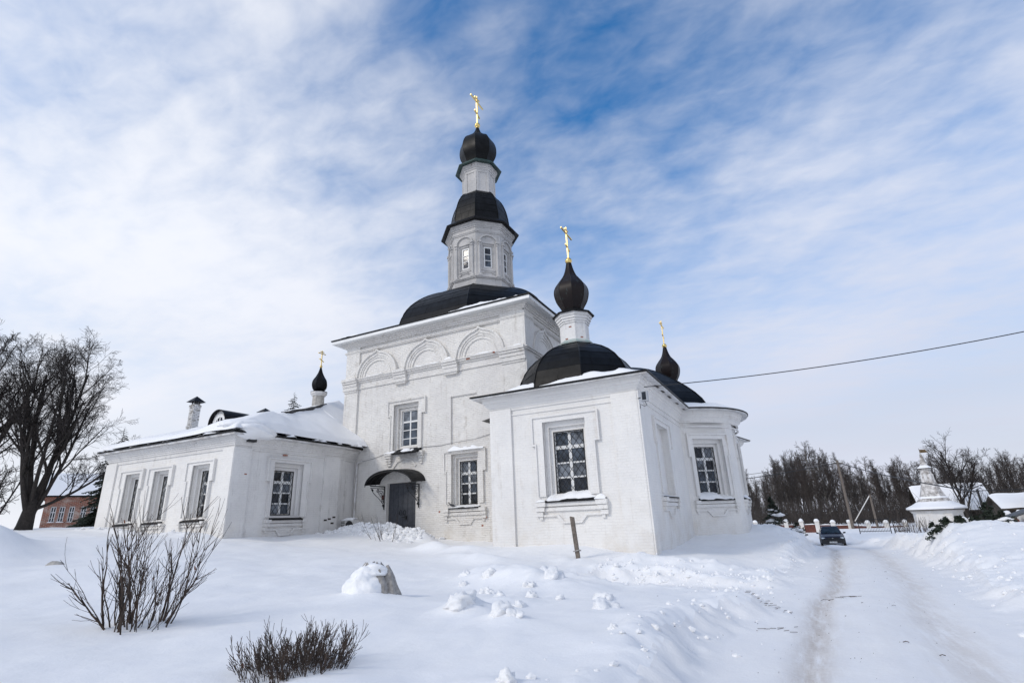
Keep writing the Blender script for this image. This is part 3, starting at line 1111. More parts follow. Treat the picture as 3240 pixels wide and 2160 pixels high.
cn = MB()
cx_, rx_, z0_, ht_ = -17.62, 1.34, 1.98, .66
N = 20
ring = []
for i in range(N + 1):
    t = math.pi * (1 - i / N)
    ring.append((cx_ + rx_ * math.cos(t) * (1.0 + .10 * (1 - math.sin(t)) ** 2), z0_ + ht_ * math.sin(t) ** .8))
for i in range(N):
    (a, b), (c, e) = ring[i], ring[i + 1]
    cn.box8([Fm.p(a, b - .015, 1.15), Fm.p(c, e - .015, 1.15), Fm.p(c, e + .10 - .015, -.02), Fm.p(a, b + .10 - .015, -.02),
             Fm.p(a, b + .015, 1.15), Fm.p(c, e + .015, 1.15), Fm.p(c, e + .115, -.02), Fm.p(a, b + .115, -.02)])
canopy = cn.build('canopy', 'roof_metal_dark', CH)
q = MB()
for dd in (.35, .75):
    q.tube([Fm.p(a, b - .05 + .10 * (1 - dd / 1.15), dd) for a, b in ring], .018, 4)
q.tube([Fm.p(a, b - .02, 1.14) for a, b in ring], .022, 4)
q.build('canopy_rib', 'iron', canopy)
q = MB()
for i in range(N):
    (a, b), (c, e) = ring[i], ring[i + 1]
    q.prism(Fm, [(a, b - .10), (c, e - .10), (c, e - .03), (a, b - .03)], 1.10, 1.13)
q.build('canopy_valance', 'iron', canopy)


def spiral(c, r0, turns, a0, sgn, n=26):
    return [(c[0] + sgn * r0 * (1 - k / n * .86) * math.cos(a0 + 2 * math.pi * turns * k / n), c[1] + r0 * (1 - k / n * .86) * math.sin(a0 + 2 * math.pi * turns * k / n)) for k in range(n + 1)]


for a in (cx_ - 1.10, cx_ + 1.10):
    q = MB()
    B = lambda d, b: Fm.p(a, b, d)
    q.tube([B(.05, 1.93), B(.05, .80)], .03, 5)
    q.tube([B(.03, 1.93), B(1.12, 1.93)], .028, 5)
    q.tube([B(.03, 1.82), B(1.12, 1.84)], .016, 4)
    q.tube([B(.08 + .98 * (1 - t) ** 2.2, .95 + .84 * (1 - (1 - t) ** 1.0) if False else 1.80 - .88 * t ** .6) for t in [k / 12 for k in range(13)]], .018, 4)
    for c, r_, s_ in (((.30, 1.55), .20, 1), ((.56, 1.70), .10, -1), ((.17, 1.20), .12, -1), ((.12, .98), .07, 1), ((.95, 1.72), .07, 1)):
        q.tube([B(x, y) for x, y in spiral(c, r_, 1.7, 0, s_)], .017, 4)
    q.build('bracket', 'iron', canopy)
q = MB(); q.fbox(Fm, -18.86, -18.72, 1.30, 1.52, 0, .09); P_(q, 'alarm_bell', 'fence_paint')
# drainpipe, cable, loose brick
q = MB(); q.tube([Fm.p(-20.66, 3.30, .08), Fm.p(-20.70, -.6, .08)], .045, 8); q.tube([Fm.p(-20.66, 3.28, .08), Fm.p(-20.30, 3.38, .08)], .045, 8); P_(q, 'drainpipe', 'soffit')
q = MB(); q.tube([Fm.p(a, b, .03) for a, b in ((-20.3, 3.36), (-19.6, 3.44), (-18.75, 3.62))] + [Fm.p(-16.2, 3.74, .03), Fm.p(-15.2, 3.72, .03), Fm.p(-14.6, 3.78, .03), Fm.p(-13.2, 3.84, .03), Fm.p(-12.4, 3.98, .03), Fm.p(-10.4, 3.99, .03)], .012, 4); P_(q, 'cable', 'wire_grey')
for a, b, s_, dd in ((-12.72, .20, .2, .085), (-15.3, .55, .09, .002), (-19.0, 10.3, .18, .34), (-13.45, 7.93, .22, .205), (-11.9, 7.99, .12, .262), (-12.9, -.15, .10, .002)):
    q = MB(); q.fbox(Fm, a - s_ / 2, a + s_ / 2, b - .04, b + .04, dd - .02, dd + .004); P_(q, 'exposed_brick', 'red_brick')

# eave of the cube: white boxed soffit, dark metal edge
cornice(path, [(.0, 10.30), (.66, 10.24), (.70, 10.26), (.70, 10.43), (.0, 10.43)], 'white_frame', 'eave')
cornice(path, [(.0, 10.435), (.74, 10.435), (.76, 10.45), (.76, 10.50), (.70, 10.52), (.0, 10.58)], 'roof_metal_dark', 'roof_edge')

C0 = (-16.05, 27.8)


def octa_pts(c, ap, k):
    a = R(22.5 + 45 * k); r = ap / math.cos(R(22.5))
    return (c[0] + r * math.sin(a), c[1] - r * math.cos(a))


def octa_path(c, ap):
    return [octa_pts(c, ap, k) for k in range(8)]


def octa_lathe(m, c, prof, cap=True):
    s_ = 1 / math.cos(R(22.5))
    m.lathe(c, [(r * s_, z) for r, z in prof], 8, R(22.5), cap)


def resample(prof, n):
    P = np.array(prof, float)
    L = np.r_[0, np.cumsum(np.hypot(*np.diff(P, axis=0).T))]
    t = np.linspace(0, L[-1], n + 1)
    return [(float(np.interp(q, L, P[:, 0])), float(np.interp(q, L, P[:, 1]))) for q in t]


def smooth_prof(prof, n=24):
    """rounded curve through the profile points (Catmull-Rom)"""
    P = [prof[0]] + list(prof) + [prof[-1]]
    out = []
    k = len(prof) - 1
    per = max(2, n // k)
    for i in range(k):
        p0, p1, p2, p3 = [np.array(P[i + j], float) for j in range(4)]
        for s_ in range(per):
            t = s_ / per
            q = .5 * ((2 * p1) + (p2 - p0) * t + (2 * p0 - 5 * p1 + 4 * p2 - p3) * t * t + (3 * p1 - p0 - 3 * p2 + p3) * t ** 3)
            out.append((float(q[0]), float(q[1])))
    out.append(tuple(prof[-1]))
    return out


def octa_dome(c, prof, courses, width, facets=(-1, 0, 1, 2, 3), material='roof_metal', seed=1, name='dome'):
    prof = smooth_prof(prof, 24)
    m = MB(); octa_lathe(m, c, prof)
    dome = smooth_by_angle(m.build(name, material, CH), 30)
    rs = random.Random(seed)
    pts = resample(prof, courses * 2)
    for k in facets:
        th = R(45 * k)
        n = Vector((math.sin(th), -math.cos(th), 0)); t = Vector((math.cos(th), math.sin(th), 0))
        cc = Vector((c[0], c[1], 0))
        for i in range(courses):
            (r0, z0), (r1, z1), (r2, z2) = pts[2 * i], pts[2 * i + 1], pts[2 * i + 2]
            h0, h1, h2 = [r * math.tan(R(22.5)) for r in (r0, r1, r2)]
            ns = max(1, round(2 * h1 / width))
            off = (i % 2) * .5
            cuts = sorted({-1.0, 1.0, *[max(-1, min(1, -1 + 2 * (q + off) / ns)) for q in range(ns + 1)]})
            for q in range(len(cuts) - 1):
                u0, u1 = cuts[q], cuts[q + 1]
                if u1 - u0 < .12:
                    continue
                sl = Vector((r2 - r0, z2 - z0)).normalized()
                on = n * sl.y + Vector((0, 0, -sl.x))
                e0, e1 = .013 + rs.random() * .008, .007
                m = MB()
                vs = []
                for (r, z, h, e) in ((r0, z0, h0, e0), (r1, z1, h1, (e0 + e1) / 2), (r2, z2, h2, e1)):
                    for u in (u0, u1):
                        g = .007 * (1 if u == u0 else -1)
                        b = cc + n * r + t * (h * u + g) + Vector((0, 0, z))
                        vs.append(tuple(b - on * .004)); vs.append(tuple(b + on * e))
                # 0 in-left0,1 out-left0,2 in-right0,3 out-right0,4..7,8..11
                fs = [(1, 3, 7, 5), (5, 7, 11, 9), (0, 2, 3, 1), (8, 9, 11, 10), (0, 1, 5, 4), (4, 5, 9, 8), (3, 2, 6, 7), (7, 6, 10, 11)]
                m.add(vs, fs)
                m.build('roof_sheet', material, dome)
    # folded ribs along the arrises
    rb = MB()
    for k in range(8):
        rb.tube([(*octa_pts(c, r + .02, k), z) for r, z in pts], .03, 4)
    rb.build('arris_rib', material, dome)
    return dome


# low roof between eave and dome, then the big dome
w = MB()
hs, hr = 5.78 + .72, 5.2
w.add([(C0[0] + sx * h, C0[1] + sy * h, z) for h, z in ((hs, 10.53), (hr, 11.0)) for sx, sy in ((-1, -1), (1, -1), (1, 1), (-1, 1))],
      [(0, 1, 5, 4), (1, 2, 6, 5), (2, 3, 7, 6), (3, 0, 4, 7), (4, 5, 6, 7)])
P_(w, 'roof', 'roof_metal')
octa_dome(C0, [(5.62, 10.6), (5.42, 11.35), (5.10, 12.0), (4.65, 12.55), (3.95, 13.15), (3.05, 13.68), (2.05, 14.08)], 7, 1.05, seed=2)
for k, (a0, a1, y, h) in enumerate(((-21.9, -20.6, .62, .12), (-18.9, -16.6, .35, .10), (-15.6, -10.2, .55, .17), (-13.2, -11.0, .30, .22))):
    snow_strip(Fm, a0, a1, 10.55, y - .30, y + .08, h, 60 + k, CH)


# ---- tower drum, small dome, upper drum, onion --------------------------
def octa_frames(c, ap, ks):
    out = []
    for k in ks:
        th = R(45 * k)
        out.append(Fr((c[0] + ap * math.sin(th), c[1] - ap * math.cos(th), 0), (math.cos(th), math.sin(th), 0)))
    return out


DR = 2.02
dw = MB()
fr8 = octa_frames(C0, DR, range(8))
hwf = DR * math.tan(R(22.5))
for k, f in enumerate(fr8):
    if k in (0, 1, 2, 3, 7):
        dw.wall(f, -hwf, hwf, 13.3, 18.75, [(-.40, .40, 15.30, 17.18, .08)])
    else:
        dw.wall(f, -hwf, hwf, 13.3, 18.75)
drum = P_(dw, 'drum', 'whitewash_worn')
for k in (0, 1, 2, 3, 7):
    f = fr8[k]
    window(f, (-.25, .25, 15.50, 16.95), (-.40, .40, 15.30, 17.18), (1, 1, 1), cols=1, grille=False, d=(.08, .13, .17), wallmat='whitewash_worn', seed=k + 20, bar=.055)
    q = MB()
    a_ = arch_line(0, 17.30, .64, .52, 0, 14); b_ = arch_line(0, 17.30, .53, .41, 0, 14)
    q.strip(f, a_, b_, -.02, .10)
    for s_ in (-1, 1):
        q.fbox(f, s_ * .60 - .11, s_ * .60 + .11, 17.18, 17.31, -.02, .17)
        q.fbox(f, s_ * .60 - .09, s_ * .60 + .09, 17.0, 17.06, -.02, .14)
        q.fbox(f, s_ * .60 - .13, s_ * .60 + .13, 14.78, 14.92, -.02, .15)
        q.tube([f.p(s_ * .60, 14.9, .03), f.p(s_ * .60, 17.2, .03)], .085, 8)
    q.fbox(f, -.47, .47, 15.20, 15.25, -.02, .035)
    for a0, a1, b0, b1 in ((-.42, -.24, 15.0, 15.04), (.24, .42, 15.0, 15.04), (-.27, .27, 15.08, 15.12), (-.27, -.23, 15.0, 15.12), (.23, .27, 15.0, 15.12)):
        q.fbox(f, a0, a1, b0, b1, -.02, .05)
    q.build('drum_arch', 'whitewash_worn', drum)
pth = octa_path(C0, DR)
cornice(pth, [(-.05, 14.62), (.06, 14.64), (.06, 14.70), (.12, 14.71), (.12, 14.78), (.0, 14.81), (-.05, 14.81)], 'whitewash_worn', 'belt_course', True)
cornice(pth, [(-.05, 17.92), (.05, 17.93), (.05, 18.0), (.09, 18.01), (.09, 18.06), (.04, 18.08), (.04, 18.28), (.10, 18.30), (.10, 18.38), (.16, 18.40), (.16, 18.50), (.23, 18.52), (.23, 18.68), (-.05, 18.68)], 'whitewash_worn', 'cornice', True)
w = MB(); octa_lathe(w, C0, [(2.0, 18.70), (2.52, 18.66), (2.54, 18.72), (1.96, 19.24), (1.90, 19.24)]); P_(w, 'eave', 'roof_metal_dark')
octa_dome(C0, [(1.93, 19.2), (1.86, 19.9), (1.74, 20.6), (1.55, 21.2), (1.33, 21.6), (1.08, 21.86)], 5, .62, seed=5, material='roof_metal')
UR = 1.08
w = MB(); octa_lathe(w, C0, [(UR, 21.7), (UR, 24.1)])
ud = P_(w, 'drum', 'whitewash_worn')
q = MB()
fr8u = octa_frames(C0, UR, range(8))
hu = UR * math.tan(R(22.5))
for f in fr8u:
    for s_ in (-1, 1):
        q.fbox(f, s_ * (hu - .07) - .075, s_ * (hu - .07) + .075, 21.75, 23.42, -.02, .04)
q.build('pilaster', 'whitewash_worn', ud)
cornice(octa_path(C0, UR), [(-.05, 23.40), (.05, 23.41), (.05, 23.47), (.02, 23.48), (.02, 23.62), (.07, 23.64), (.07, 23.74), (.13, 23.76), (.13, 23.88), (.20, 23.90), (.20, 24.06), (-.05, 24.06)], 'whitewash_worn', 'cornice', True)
cornice(octa_path(C0, UR), [(-.05, 21.72), (.05, 21.72), (.05, 21.92), (-.05, 21.97)], 'whitewash_worn', 'belt_course', True)
w = MB(); octa_lathe(w, C0, [(1.2, 24.08), (1.56, 24.02), (1.58, 24.08), (1.08, 24.58), (.95, 24.66)]); P_(w, 'eave', 'green_eave')


def onion(c, prof, material, sheets=True):
    m = MB(); octa_lathe(m, c, smooth_prof(prof, 40))
    o = smooth_by_angle(m.build('onion_dome', material, CH), 28)
    rb = MB()
    sp = smooth_prof(prof, 40)
    for k in range(8):
        rb.tube([(*octa_pts(c, r + .004, k), z) for r, z in sp], .012, 4)
    rb.build('arris_rib', material, o)
    return o


def cross(c, z0, z1, ball_r, s, wide=1.0):
    m = MB()
    t = .034 * s
    m.box(c[0] - t, c[0] + t, c[1] - t, c[1] + t, z0, z1)
    H = z1 - z0
    for zc, hl in ((z1 - H * .09, .22 * s), (z1 - H * .20, .50 * s * wide)):
        m.box(c[0] - t * .9, c[0] + t * .9, c[1] - hl, c[1] + hl, zc - t, zc + t)
    hl = .25 * s; zc = z0 + H * .36
    m.box8([(c[0] - t * .9, c[1] - hl, zc + .10 * s - t), (c[0] + t * .9, c[1] - hl, zc + .10 * s - t), (c[0] + t * .9, c[1] + hl, zc - .10 * s - t), (c[0] - t * .9, c[1] + hl, zc - .10 * s - t),
            (c[0] - t * .9, c[1] - hl, zc + .10 * s + t), (c[0] + t * .9, c[1] - hl, zc + .10 * s + t), (c[0] + t * .9, c[1] + hl, zc - .10 * s + t), (c[0] - t * .9, c[1] + hl, zc - .10 * s + t)])
    o = m.build('cross', 'gold_bright', CH)
    b = MB()
    b.lathe((c[0], c[1], z0 - ball_r * .6), [(ball_r * math.sin(R(a)) + .001, -ball_r * math.cos(R(a))) for a in range(0, 181, 12)], 18)
    b.lathe((c[0], c[1], z0 - ball_r * .6), [(ball_r * .45, -ball_r * 1.25), (ball_r * .62, -ball_r * .95), (ball_r * .45, -ball_r * .8)], 14)
    b.build('ball', 'gold', o, True)
    return o


onion(C0, [(.92, 24.6), (1.02, 24.95), (1.20, 25.4), (1.26, 25.85), (1.20, 26.4), (.98, 26.88), (.63, 27.2), (.33, 27.55), (.17, 27.9), (.09, 28.2)], 'roof_metal')
cross(C0, 28.55, 31.2, .21, 1.45, 1.25)
# ---- east end: two corner chapels and the apse between -------------------
X0c, X1c, Y1 = -10.38, -4.34, 18.59
JX, JY = -4.25, 26.5                    # where the chapel wall meets the apse
Fc = Fr((0, Y1, 0), (1, 0, 0))
_du = Vector((JX - X1c, JY - Y1, 0)).normalized()
Fcr = Fr((X1c, Y1, 0), _du)             # a measured from the corner
LR = math.hypot(JX - X1c, JY - Y1)
AC, AR = (-5.67, 30.0), 3.78
c_op, c_rev = (-7.81, -6.55, .88, 3.20), (-8.10, -6.36, .76, 3.56)
w = MB(); w.wall(Fc, X0c, X1c, ZB, 4.95, [(*c_rev, .15)]); P_(w, 'wall', 'whitewash_smooth')
b_rev = (2.45, 4.50, .70, 3.45)
w = MB(); w.wall(Fcr, 0, LR, ZB, 4.95, [(*b_rev, .24)])
w.quad(Fcr.p(b_rev[0], b_rev[2], -.24), Fcr.p(b_rev[1], b_rev[2], -.24), Fcr.p(b_rev[1], b_rev[3], -.24), Fcr.p(b_rev[0], b_rev[3], -.24))
P_(w, 'wall', 'whitewash_smooth')
w = MB(); w.quad((X0c, Y0, ZB), (X0c, Y1, ZB), (X0c, Y1, 4.95), (X0c, Y0, 4.95)); P_(w, 'wall', 'whitewash')
for f, a0, a1 in ((Fc, X0c - .02, -9.44), (Fc, -5.28, X1c + .02), (Fcr, -.07, .55)):
    q = MB(); q.fbox(f, a0, a1, ZB, 4.28, -.02, .09); P_(q, 'pilaster', 'whitewash_smooth')
q = MB(); q.fbox(Fr((X0c, 0, 0), (0, -1, 0)), -Y0, -Y1 + .06, ZB, 4.28, -.3, .02); P_(q, 'pilaster', 'whitewash')
window(Fc, c_op, c_rev, (1.05, 1.1, 1, 1), heavy=1, ears=(-8.50, -5.90, 3.74, 2.74, -8.38, -6.06, .80), sill=(-8.11, -6.18, .62, .42, .52), snow=.12, seed=11, d=(.16, .29, .42))
snow_strip(Fc, -8.5, -8.12, .62, .0, .20, .07, 31, CH); snow_strip(Fc, -6.2, -5.80, .62, .0, .20, .14, 32, CH)


def blind_window(f, rev, ears, sill):
    """the surround and sill of a walled-up window"""
    w = MB()
    ex0, ex1, et, eb, lx0, lx1, lb = ears
    w.fbox(f, ex0, ex1, rev[3], et, -.02, .06); w.fbox(f, ex0, rev[0], eb, rev[3], -.02, .06); w.fbox(f, rev[1], ex1, eb, rev[3], -.02, .06)
    w.fbox(f, lx0, rev[0], lb, eb, -.02, .06); w.fbox(f, rev[1], lx1, lb, eb, -.02, .06)
    g, q = .07, .115
    w.fbox(f, ex0 - g, ex1 + g, et, et + g, -.02, q); w.fbox(f, ex0 - g, ex0, eb - g, et, -.02, q); w.fbox(f, ex1, ex1 + g, eb - g, et, -.02, q)
    sa0, sa1, sb, cw, drop = sill
    h = drop / 3
    for k, (ww, dd) in enumerate(((cw, .19), (cw * .86, .15), (cw * .66, .11))):
        b1 = sb - .02 - k * h
        w.fbox(f, sa0 - cw, sa0 - cw + ww, b1 - h + .012, b1, -.02, dd); w.fbox(f, sa1 + cw - ww, sa1 + cw, b1 - h + .012, b1, -.02, dd)
    w.fbox(f, sa0, sa1, sb - .02 - h * .9, sb - .02, -.02, .10); w.fbox(f, sa0 - .05, sa1 + .05, sb - .02 - h * 1.9, sb - .02 - h * 1.15, -.02, .07)
    c = (sa0 + sa1) / 2; wd = sa1 - sa0; y0 = sb - .02 - drop
    o_ = [(sa0 - cw * .4, y0), (c - wd * .30, y0), (c - wd * .19, y0 - .24), (c + wd * .19, y0 - .24), (c + wd * .30, y0), (sa1 + cw * .4, y0)]
    i_ = [(sa0 - cw * .4, y0 + .07), (c - wd * .265, y0 + .07), (c - wd * .155, y0 - .165), (c + wd * .155, y0 - .165), (c + wd * .265, y0 + .07), (sa1 + cw * .4, y0 + .07)]
    w.strip(f, i_, o_, -.02, .07)
    win = w.build('blind_window', 'whitewash_smooth', CH)
    s = MB(); s.fbox(f, sa0, sa1, sb - .04, sb + .01, -.24, .17); s.build('sill', 'roof_metal_dark', win)
    snow_strip(f, sa0 + .03, sa1 - .03, sb + .012, -.2, .14, .06, 19, win)


blind_window(Fcr, b_rev, (2.08, 4.86, 3.62, 2.70, 2.2, 4.74, .78), (2.45, 4.50, .64, .40, .50))

# apse wall: three flats with windows joined by curves
def apt(deg, r=AR):
    return (AC[0] + r * math.sin(R(deg)), AC[1] - r * math.cos(R(deg)))


flats = (43.5, 90.0, 136.5)
hf = 19.0
chord = AR * math.cos(R(hf)); ha = AR * math.sin(R(hf))
a_op, a_rev = (-.56, .56, .82, 3.08), (-.86, .86, .70, 3.42)
for k, c in enumerate(flats):
    th = R(c)
    f = Fr((AC[0] + chord * math.sin(th), AC[1] - chord * math.cos(th), 0), (math.cos(th), math.sin(th), 0))
    w = MB(); w.wall(f, -ha, ha, ZB, 4.95, [(*a_rev, .17)]); P_(w, 'wall', 'whitewash_smooth')
    if k < 2:
        window(f, a_op, a_rev, (1, 1, 1, 1), heavy=1, ears=(-1.10, 1.10, 3.62, 2.62, -1.02, 1.02, .74), sill=(-.95, .95, .56, .26, .48), snow=.16, seed=14 + k, d=(.17, .32, .46))
w = MB()
arcs = [(22, 24.5), (62.5, 66.75), (66.75, 71), (109, 113.25), (113.25, 117.5), (155.5, 158)]
for a, b in arcs:
    p, q = apt(a), apt(b)
    w.quad((*p, ZB), (*q, ZB), (*q, 4.95), (*p, 4.95))
P_(w, 'wall', 'whitewash_smooth')
apse_path = [apt(t) for t in (22, 24.5, 30, 36, 43.5, 51, 57, 62.5, 66.75, 71, 77, 83, 90, 97, 103, 109, 113.25, 117.5, 124, 130, 136.5, 143, 149, 155.5, 158)]
NJ = (JX, 60 - JY); NC = (-2.7, 60 - Y1); ND = (X0c, 60 - Y1)
east_path = [(X0c, Y0 - .02), (X0c, Y1), (X1c, Y1), (JX, JY)] + apse_path[1:-1] + [NJ, NC, ND]
w = MB()
for p, q in ((NJ, NC), (NC, ND), (ND, (X0c, YB))):
    w.quad((*p, ZB), (*q, ZB), (*q, 4.95), (*p, 4.95))
P_(w, 'wall', 'whitewash_smooth')
cornice(east_path, [(-.05, 4.20), (.05, 4.21), (.05, 4.27), (.03, 4.28), (.06, 4.36), (.14, 4.44), (.19, 4.47), (.19, 4.55), (.24, 4.56), (.27, 4.66), (.27, 4.74), (.33, 4.75), (.33, 4.84), (-.05, 4.84)], 'whitewash_smooth')
cornice(east_path, [(-.05, 3.98), (.04, 3.985), (.04, 4.04), (-.05, 4.05)], 'whitewash_smooth', 'belt_course')
cornice(east_path, [(.02, 4.845), (.56, 4.73), (.60, 4.74), (.60, 4.79), (.02, 4.90)], 'soffit', 'eave')
cornice(east_path, [(.02, 4.905), (.62, 4.795), (.645, 4.80), (.645, 4.845), (.60, 4.86), (.02, 4.99)], 'roof_metal_dark', 'roof_edge')
# roof: low slopes from the eaves to the dome feet, a snowy fan over the apse
w = MB()
ecx, ecy = -7.36, 21.1
E_ = [(-11.0, 21.9), (-11.0, 17.97), (-3.72, 17.97), (-3.63, 26.35)]
w.add([(x, y, 4.86) for x, y in E_] + [(-9.3, 22.5, 5.2), (-9.3, 19.2, 5.2), (-5.4, 19.2, 5.2), (-5.4, 26.6, 5.2)],
      [(0, 1, 5, 4), (1, 2, 6, 5), (2, 3, 7, 6), (4, 5, 6, 7)])
E2 = [(-11.0, 38.1), (-11.0, 42.03), (-2.05, 42.03), (-3.63, 33.65)]
w.add([(x, y, 4.86) for x, y in E2] + [(-9.3, 37.5, 5.2), (-9.3, 40.8, 5.2), (-4.4, 40.8, 5.2), (-5.4, 33.4, 5.2)],
      [(1, 0, 4, 5), (2, 1, 5, 6), (3, 2, 6, 7), (5, 4, 7, 6)])
apex = (-8.4, 30.0, 6.6)
rim = [apt(t, AR + .62) for t in range(20, 161, 7)]
pts = [(-3.63, 26.35, 4.86)] + [(*p, 4.86) for p in rim] + [(-3.63, 33.65, 4.86)]
k = len(w.v)
w.v.append(apex); w.v.extend(pts)
for i in range(len(pts) - 1):
    w.f.append((k, k + 1 + i, k + 2 + i))
w.add([apex, (-5.4, 26.6, 5.2), (-3.63, 26.35, 4.86), (-9.3, 22.5, 5.2), (-10.3, 30, 6.6), (-10.3, 24, 5.6)], [(0, 1, 2), (0, 3, 1), (0, 4, 5, 3)])
w.add([apex, (-5.4, 33.4, 5.2), (-3.63, 33.65, 4.86), (-9.3, 37.5, 5.2), (-10.3, 30, 6.6), (-10.3, 36, 5.6)], [(0, 2, 1), (0, 1, 3), (0, 3, 5, 4)])
P_(w, 'roof', 'roof_metal')


def tri_snow(tris, t0, seed, name='roof_snow', cells=14, edge=.10):
    """blanket of snow over triangles of a roof, thinning out at the open edges"""
    m = MB()
    for (A, B, C, open_) in tris:
        A, B, C = Vector(A), Vector(B), Vector(C)
        n = cells
        base = len(m.v)
        idx = {}
        for i in range(n + 1):
            for j in range(n + 1 - i):
                u, v = i / n, j / n
                p = A + (B - A) * u + (C - A) * v
                wts = {'BC': 1 - u - v, 'AC': u, 'AB': v}
                e = min([wts[x] for x in open_] + [1.0])
                th = t0 * min(1.0, (e / edge)) ** .5 if e < edge else t0
                th *= 1 + .35 * float(fbm(p.x * .9 + seed, p.y * .9, 3))
                idx[i, j] = len(m.v)
                m.v.append((p.x, p.y, p.z + max(th, .004)))
        for i in range(n):
            for j in range(n - i):
                m.f.append((idx[i, j], idx[i + 1, j], idx[i, j + 1]))
                if j < n - i - 1:
                    m.f.append((idx[i + 1, j], idx[i + 1, j + 1], idx[i, j + 1]))
    return m.build(name, 'snow', CH, True)


fan = []
allp = pts
for i in range(len(allp) - 1):
    fan.append((apex, allp[i], allp[i + 1], ('BC',)))
tri_snow(fan, .20, 3, cells=8)
tri_snow([(apex, (-5.4, 26.6, 5.2), (-3.63, 26.35, 4.86), ()), (apex, (-9.3, 22.5, 5.2), (-5.4, 26.6, 5.2), ())], .2, 4, cells=8)
# strip of snow round the near chapel dome, slid down to the front eave on the right half
fr_ = MB()
n = 40
for i in range(n + 1):
    x = -9.9 + 5.7 * i / n
    e = min(1, min(i, n - i) / 5)
    wdt = .75 * (.55 + .45 * i / n)
    for j in range(7):
        t = j / 6
        y = 19.15 - wdt * t
        zr = 4.86 + (y - 17.97) / (19.2 - 17.97) * .34
        th = .17 * e * math.sin(math.pi * (t * .92 + .08)) ** .5 * (1 + .4 * float(fbm(x * 1.5, 3.3 + t, 3)))
        fr_.v.append((x, y, zr + max(.004, th)))
for i in range(n):
    for j in range(6):
        a = i * 7 + j
        fr_.f.append((a, a + 1, a + 8, a + 7))
fr_.build('roof_snow', 'snow', CH, True)

octa_dome((-8.2, 30.0), [(5.25, 5.1), (4.95, 5.65), (4.3, 6.35), (3.4, 7.1), (2.4, 7.75), (1.2, 8.2), (.3, 8.35)], 6, 1.1, (0, 1, 2, 3), 'roof_metal', 12)

CHD = [(2.46, 4.95), (2.40, 5.40), (2.24, 5.88), (1.95, 6.35), (1.54, 6.74), (1.06, 7.03), (.62, 7.20)]


def chapel_top(c, dz, facets=(-1, 0, 1, 2, 3), q=1.0):
    sh = lambda p: [(r * q, 7.3 + (z - 7.3) * q + dz) for r, z in p]
    octa_dome(c, sh(CHD), 4, .95, facets, 'roof_metal', 9)
    w = MB(); octa_lathe(w, c, sh([(.60, 7.1), (.60, 8.7)])); P_(w, 'drum', 'whitewash_worn' if dz else 'whitewash_aged')
    w = MB(); octa_lathe(w, c, sh([(.80, 7.20), (.82, 7.26), (.64, 7.40), (.60, 7.42)])); P_(w, 'drum_flashing', 'patina')
    cornice(octa_path(c, .60 * q), sh([(-.03, 8.18), (.04, 8.19), (.04, 8.27), (.08, 8.28), (.08, 8.38), (.13, 8.39), (.13, 8.50), (.18, 8.51), (.18, 8.66), (-.03, 8.66)]), 'whitewash_aged', 'cornice', True)
    w = MB(); octa_lathe(w, c, sh([(.62, 8.67), (.88, 8.63), (.89, 8.68), (.55, 8.86), (.44, 8.98)])); P_(w, 'eave', 'roof_metal_dark')
    onion(c, sh([(.42, 8.95), (.50, 9.12), (.65, 9.42), (.73, 9.80), (.685, 10.12), (.50, 10.42), (.29, 10.72), (.17, 11.05), (.10, 11.40)]), 'onion_metal')
    cross(c, 7.3 + 4.32 * q + dz, 7.3 + 6.05 * q + dz, .16 * q, .92 * q, 1.5)


chapel_top((-7.36, 21.1), 0.0)
chapel_top((-6.5, 38.9), 0.05, q=1.12)
f0 = octa_frames((-7.36, 21.1), .60, (0, 1))
for f, a, b in ((f0[0], .03, 8.0), (f0[0], -.17, 7.46), (f0[1], .05, 7.50)):
    q = MB(); q.fbox(f, a - .06, a + .06, b - .03, b + .03, -.02, .004); P_(q, 'exposed_brick', 'red_brick')
# dark strips stand in for shaded gaps in the broken soffit of the side eave
for a, l in ((1.6, .5), (2.7, .45), (3.9, .5), (5.6, .4), (7.3, .4)):
    q = MB(); q.fbox(Fcr, a, a + l, 4.752, 4.80, .36, .47); P_(q, 'soffit_gap_shade', 'wood_dark')

# ---- refectory with its side front (west) --------------------------------
XA, XB, Y2 = -30.0, -20.50, 14.47
Fl = Fr((0, Y2, 0), (1, 0, 0))
Flr = Fr((XB, 0, 0), (0, 1, 0))
wr = [(-28.20, -27.06, .64, 2.82), (-25.92, -24.80, .62, 2.80), (-23.10, -21.92, .62, 2.84)]
w = MB(); w.wall(Fl, XA, XB, ZB, 3.98, [(*r_, .15) for r_ in wr]); P_(w, 'wall', 'whitewash_smooth')
r_rev = (16.50, 18.14, .60, 2.93)
w = MB(); w.wall(Flr, Y2, 20.42, ZB, 3.98, [(*r_rev, .15)]); P_(w, 'wall', 'whitewash_aged')
w = MB()
w.quad((XB, 20.42, ZB), (-20.86, Y0, ZB), (-20.86, Y0, 3.98), (XB, 20.42, 3.98))
P_(w, 'wall', 'whitewash_aged')
w = MB(); w.quad((-34.4, 24.6, ZB), (XA, Y2, ZB), (XA, Y2, 3.98), (-34.4, 24.6, 3.98)); w.quad((xL, 30, ZB), (-34.4, 24.6, ZB), (-34.4, 24.6, 8), (xL, 30, 8)); P_(w, 'wall', 'whitewash_smooth')
for f, a0, a1, mt in ((Fl, XA - .05, -29.15, 'whitewash_smooth'), (Fl, -21.16, XB + .05, 'whitewash_smooth'), (Flr, Y2 - .05, 15.25, 'whitewash_aged'), (Flr, 19.40, 20.45, 'whitewash_aged')):
    q = MB(); q.fbox(f, a0, a1, ZB, 3.42, -.02, .075); P_(q, 'pilaster', mt)
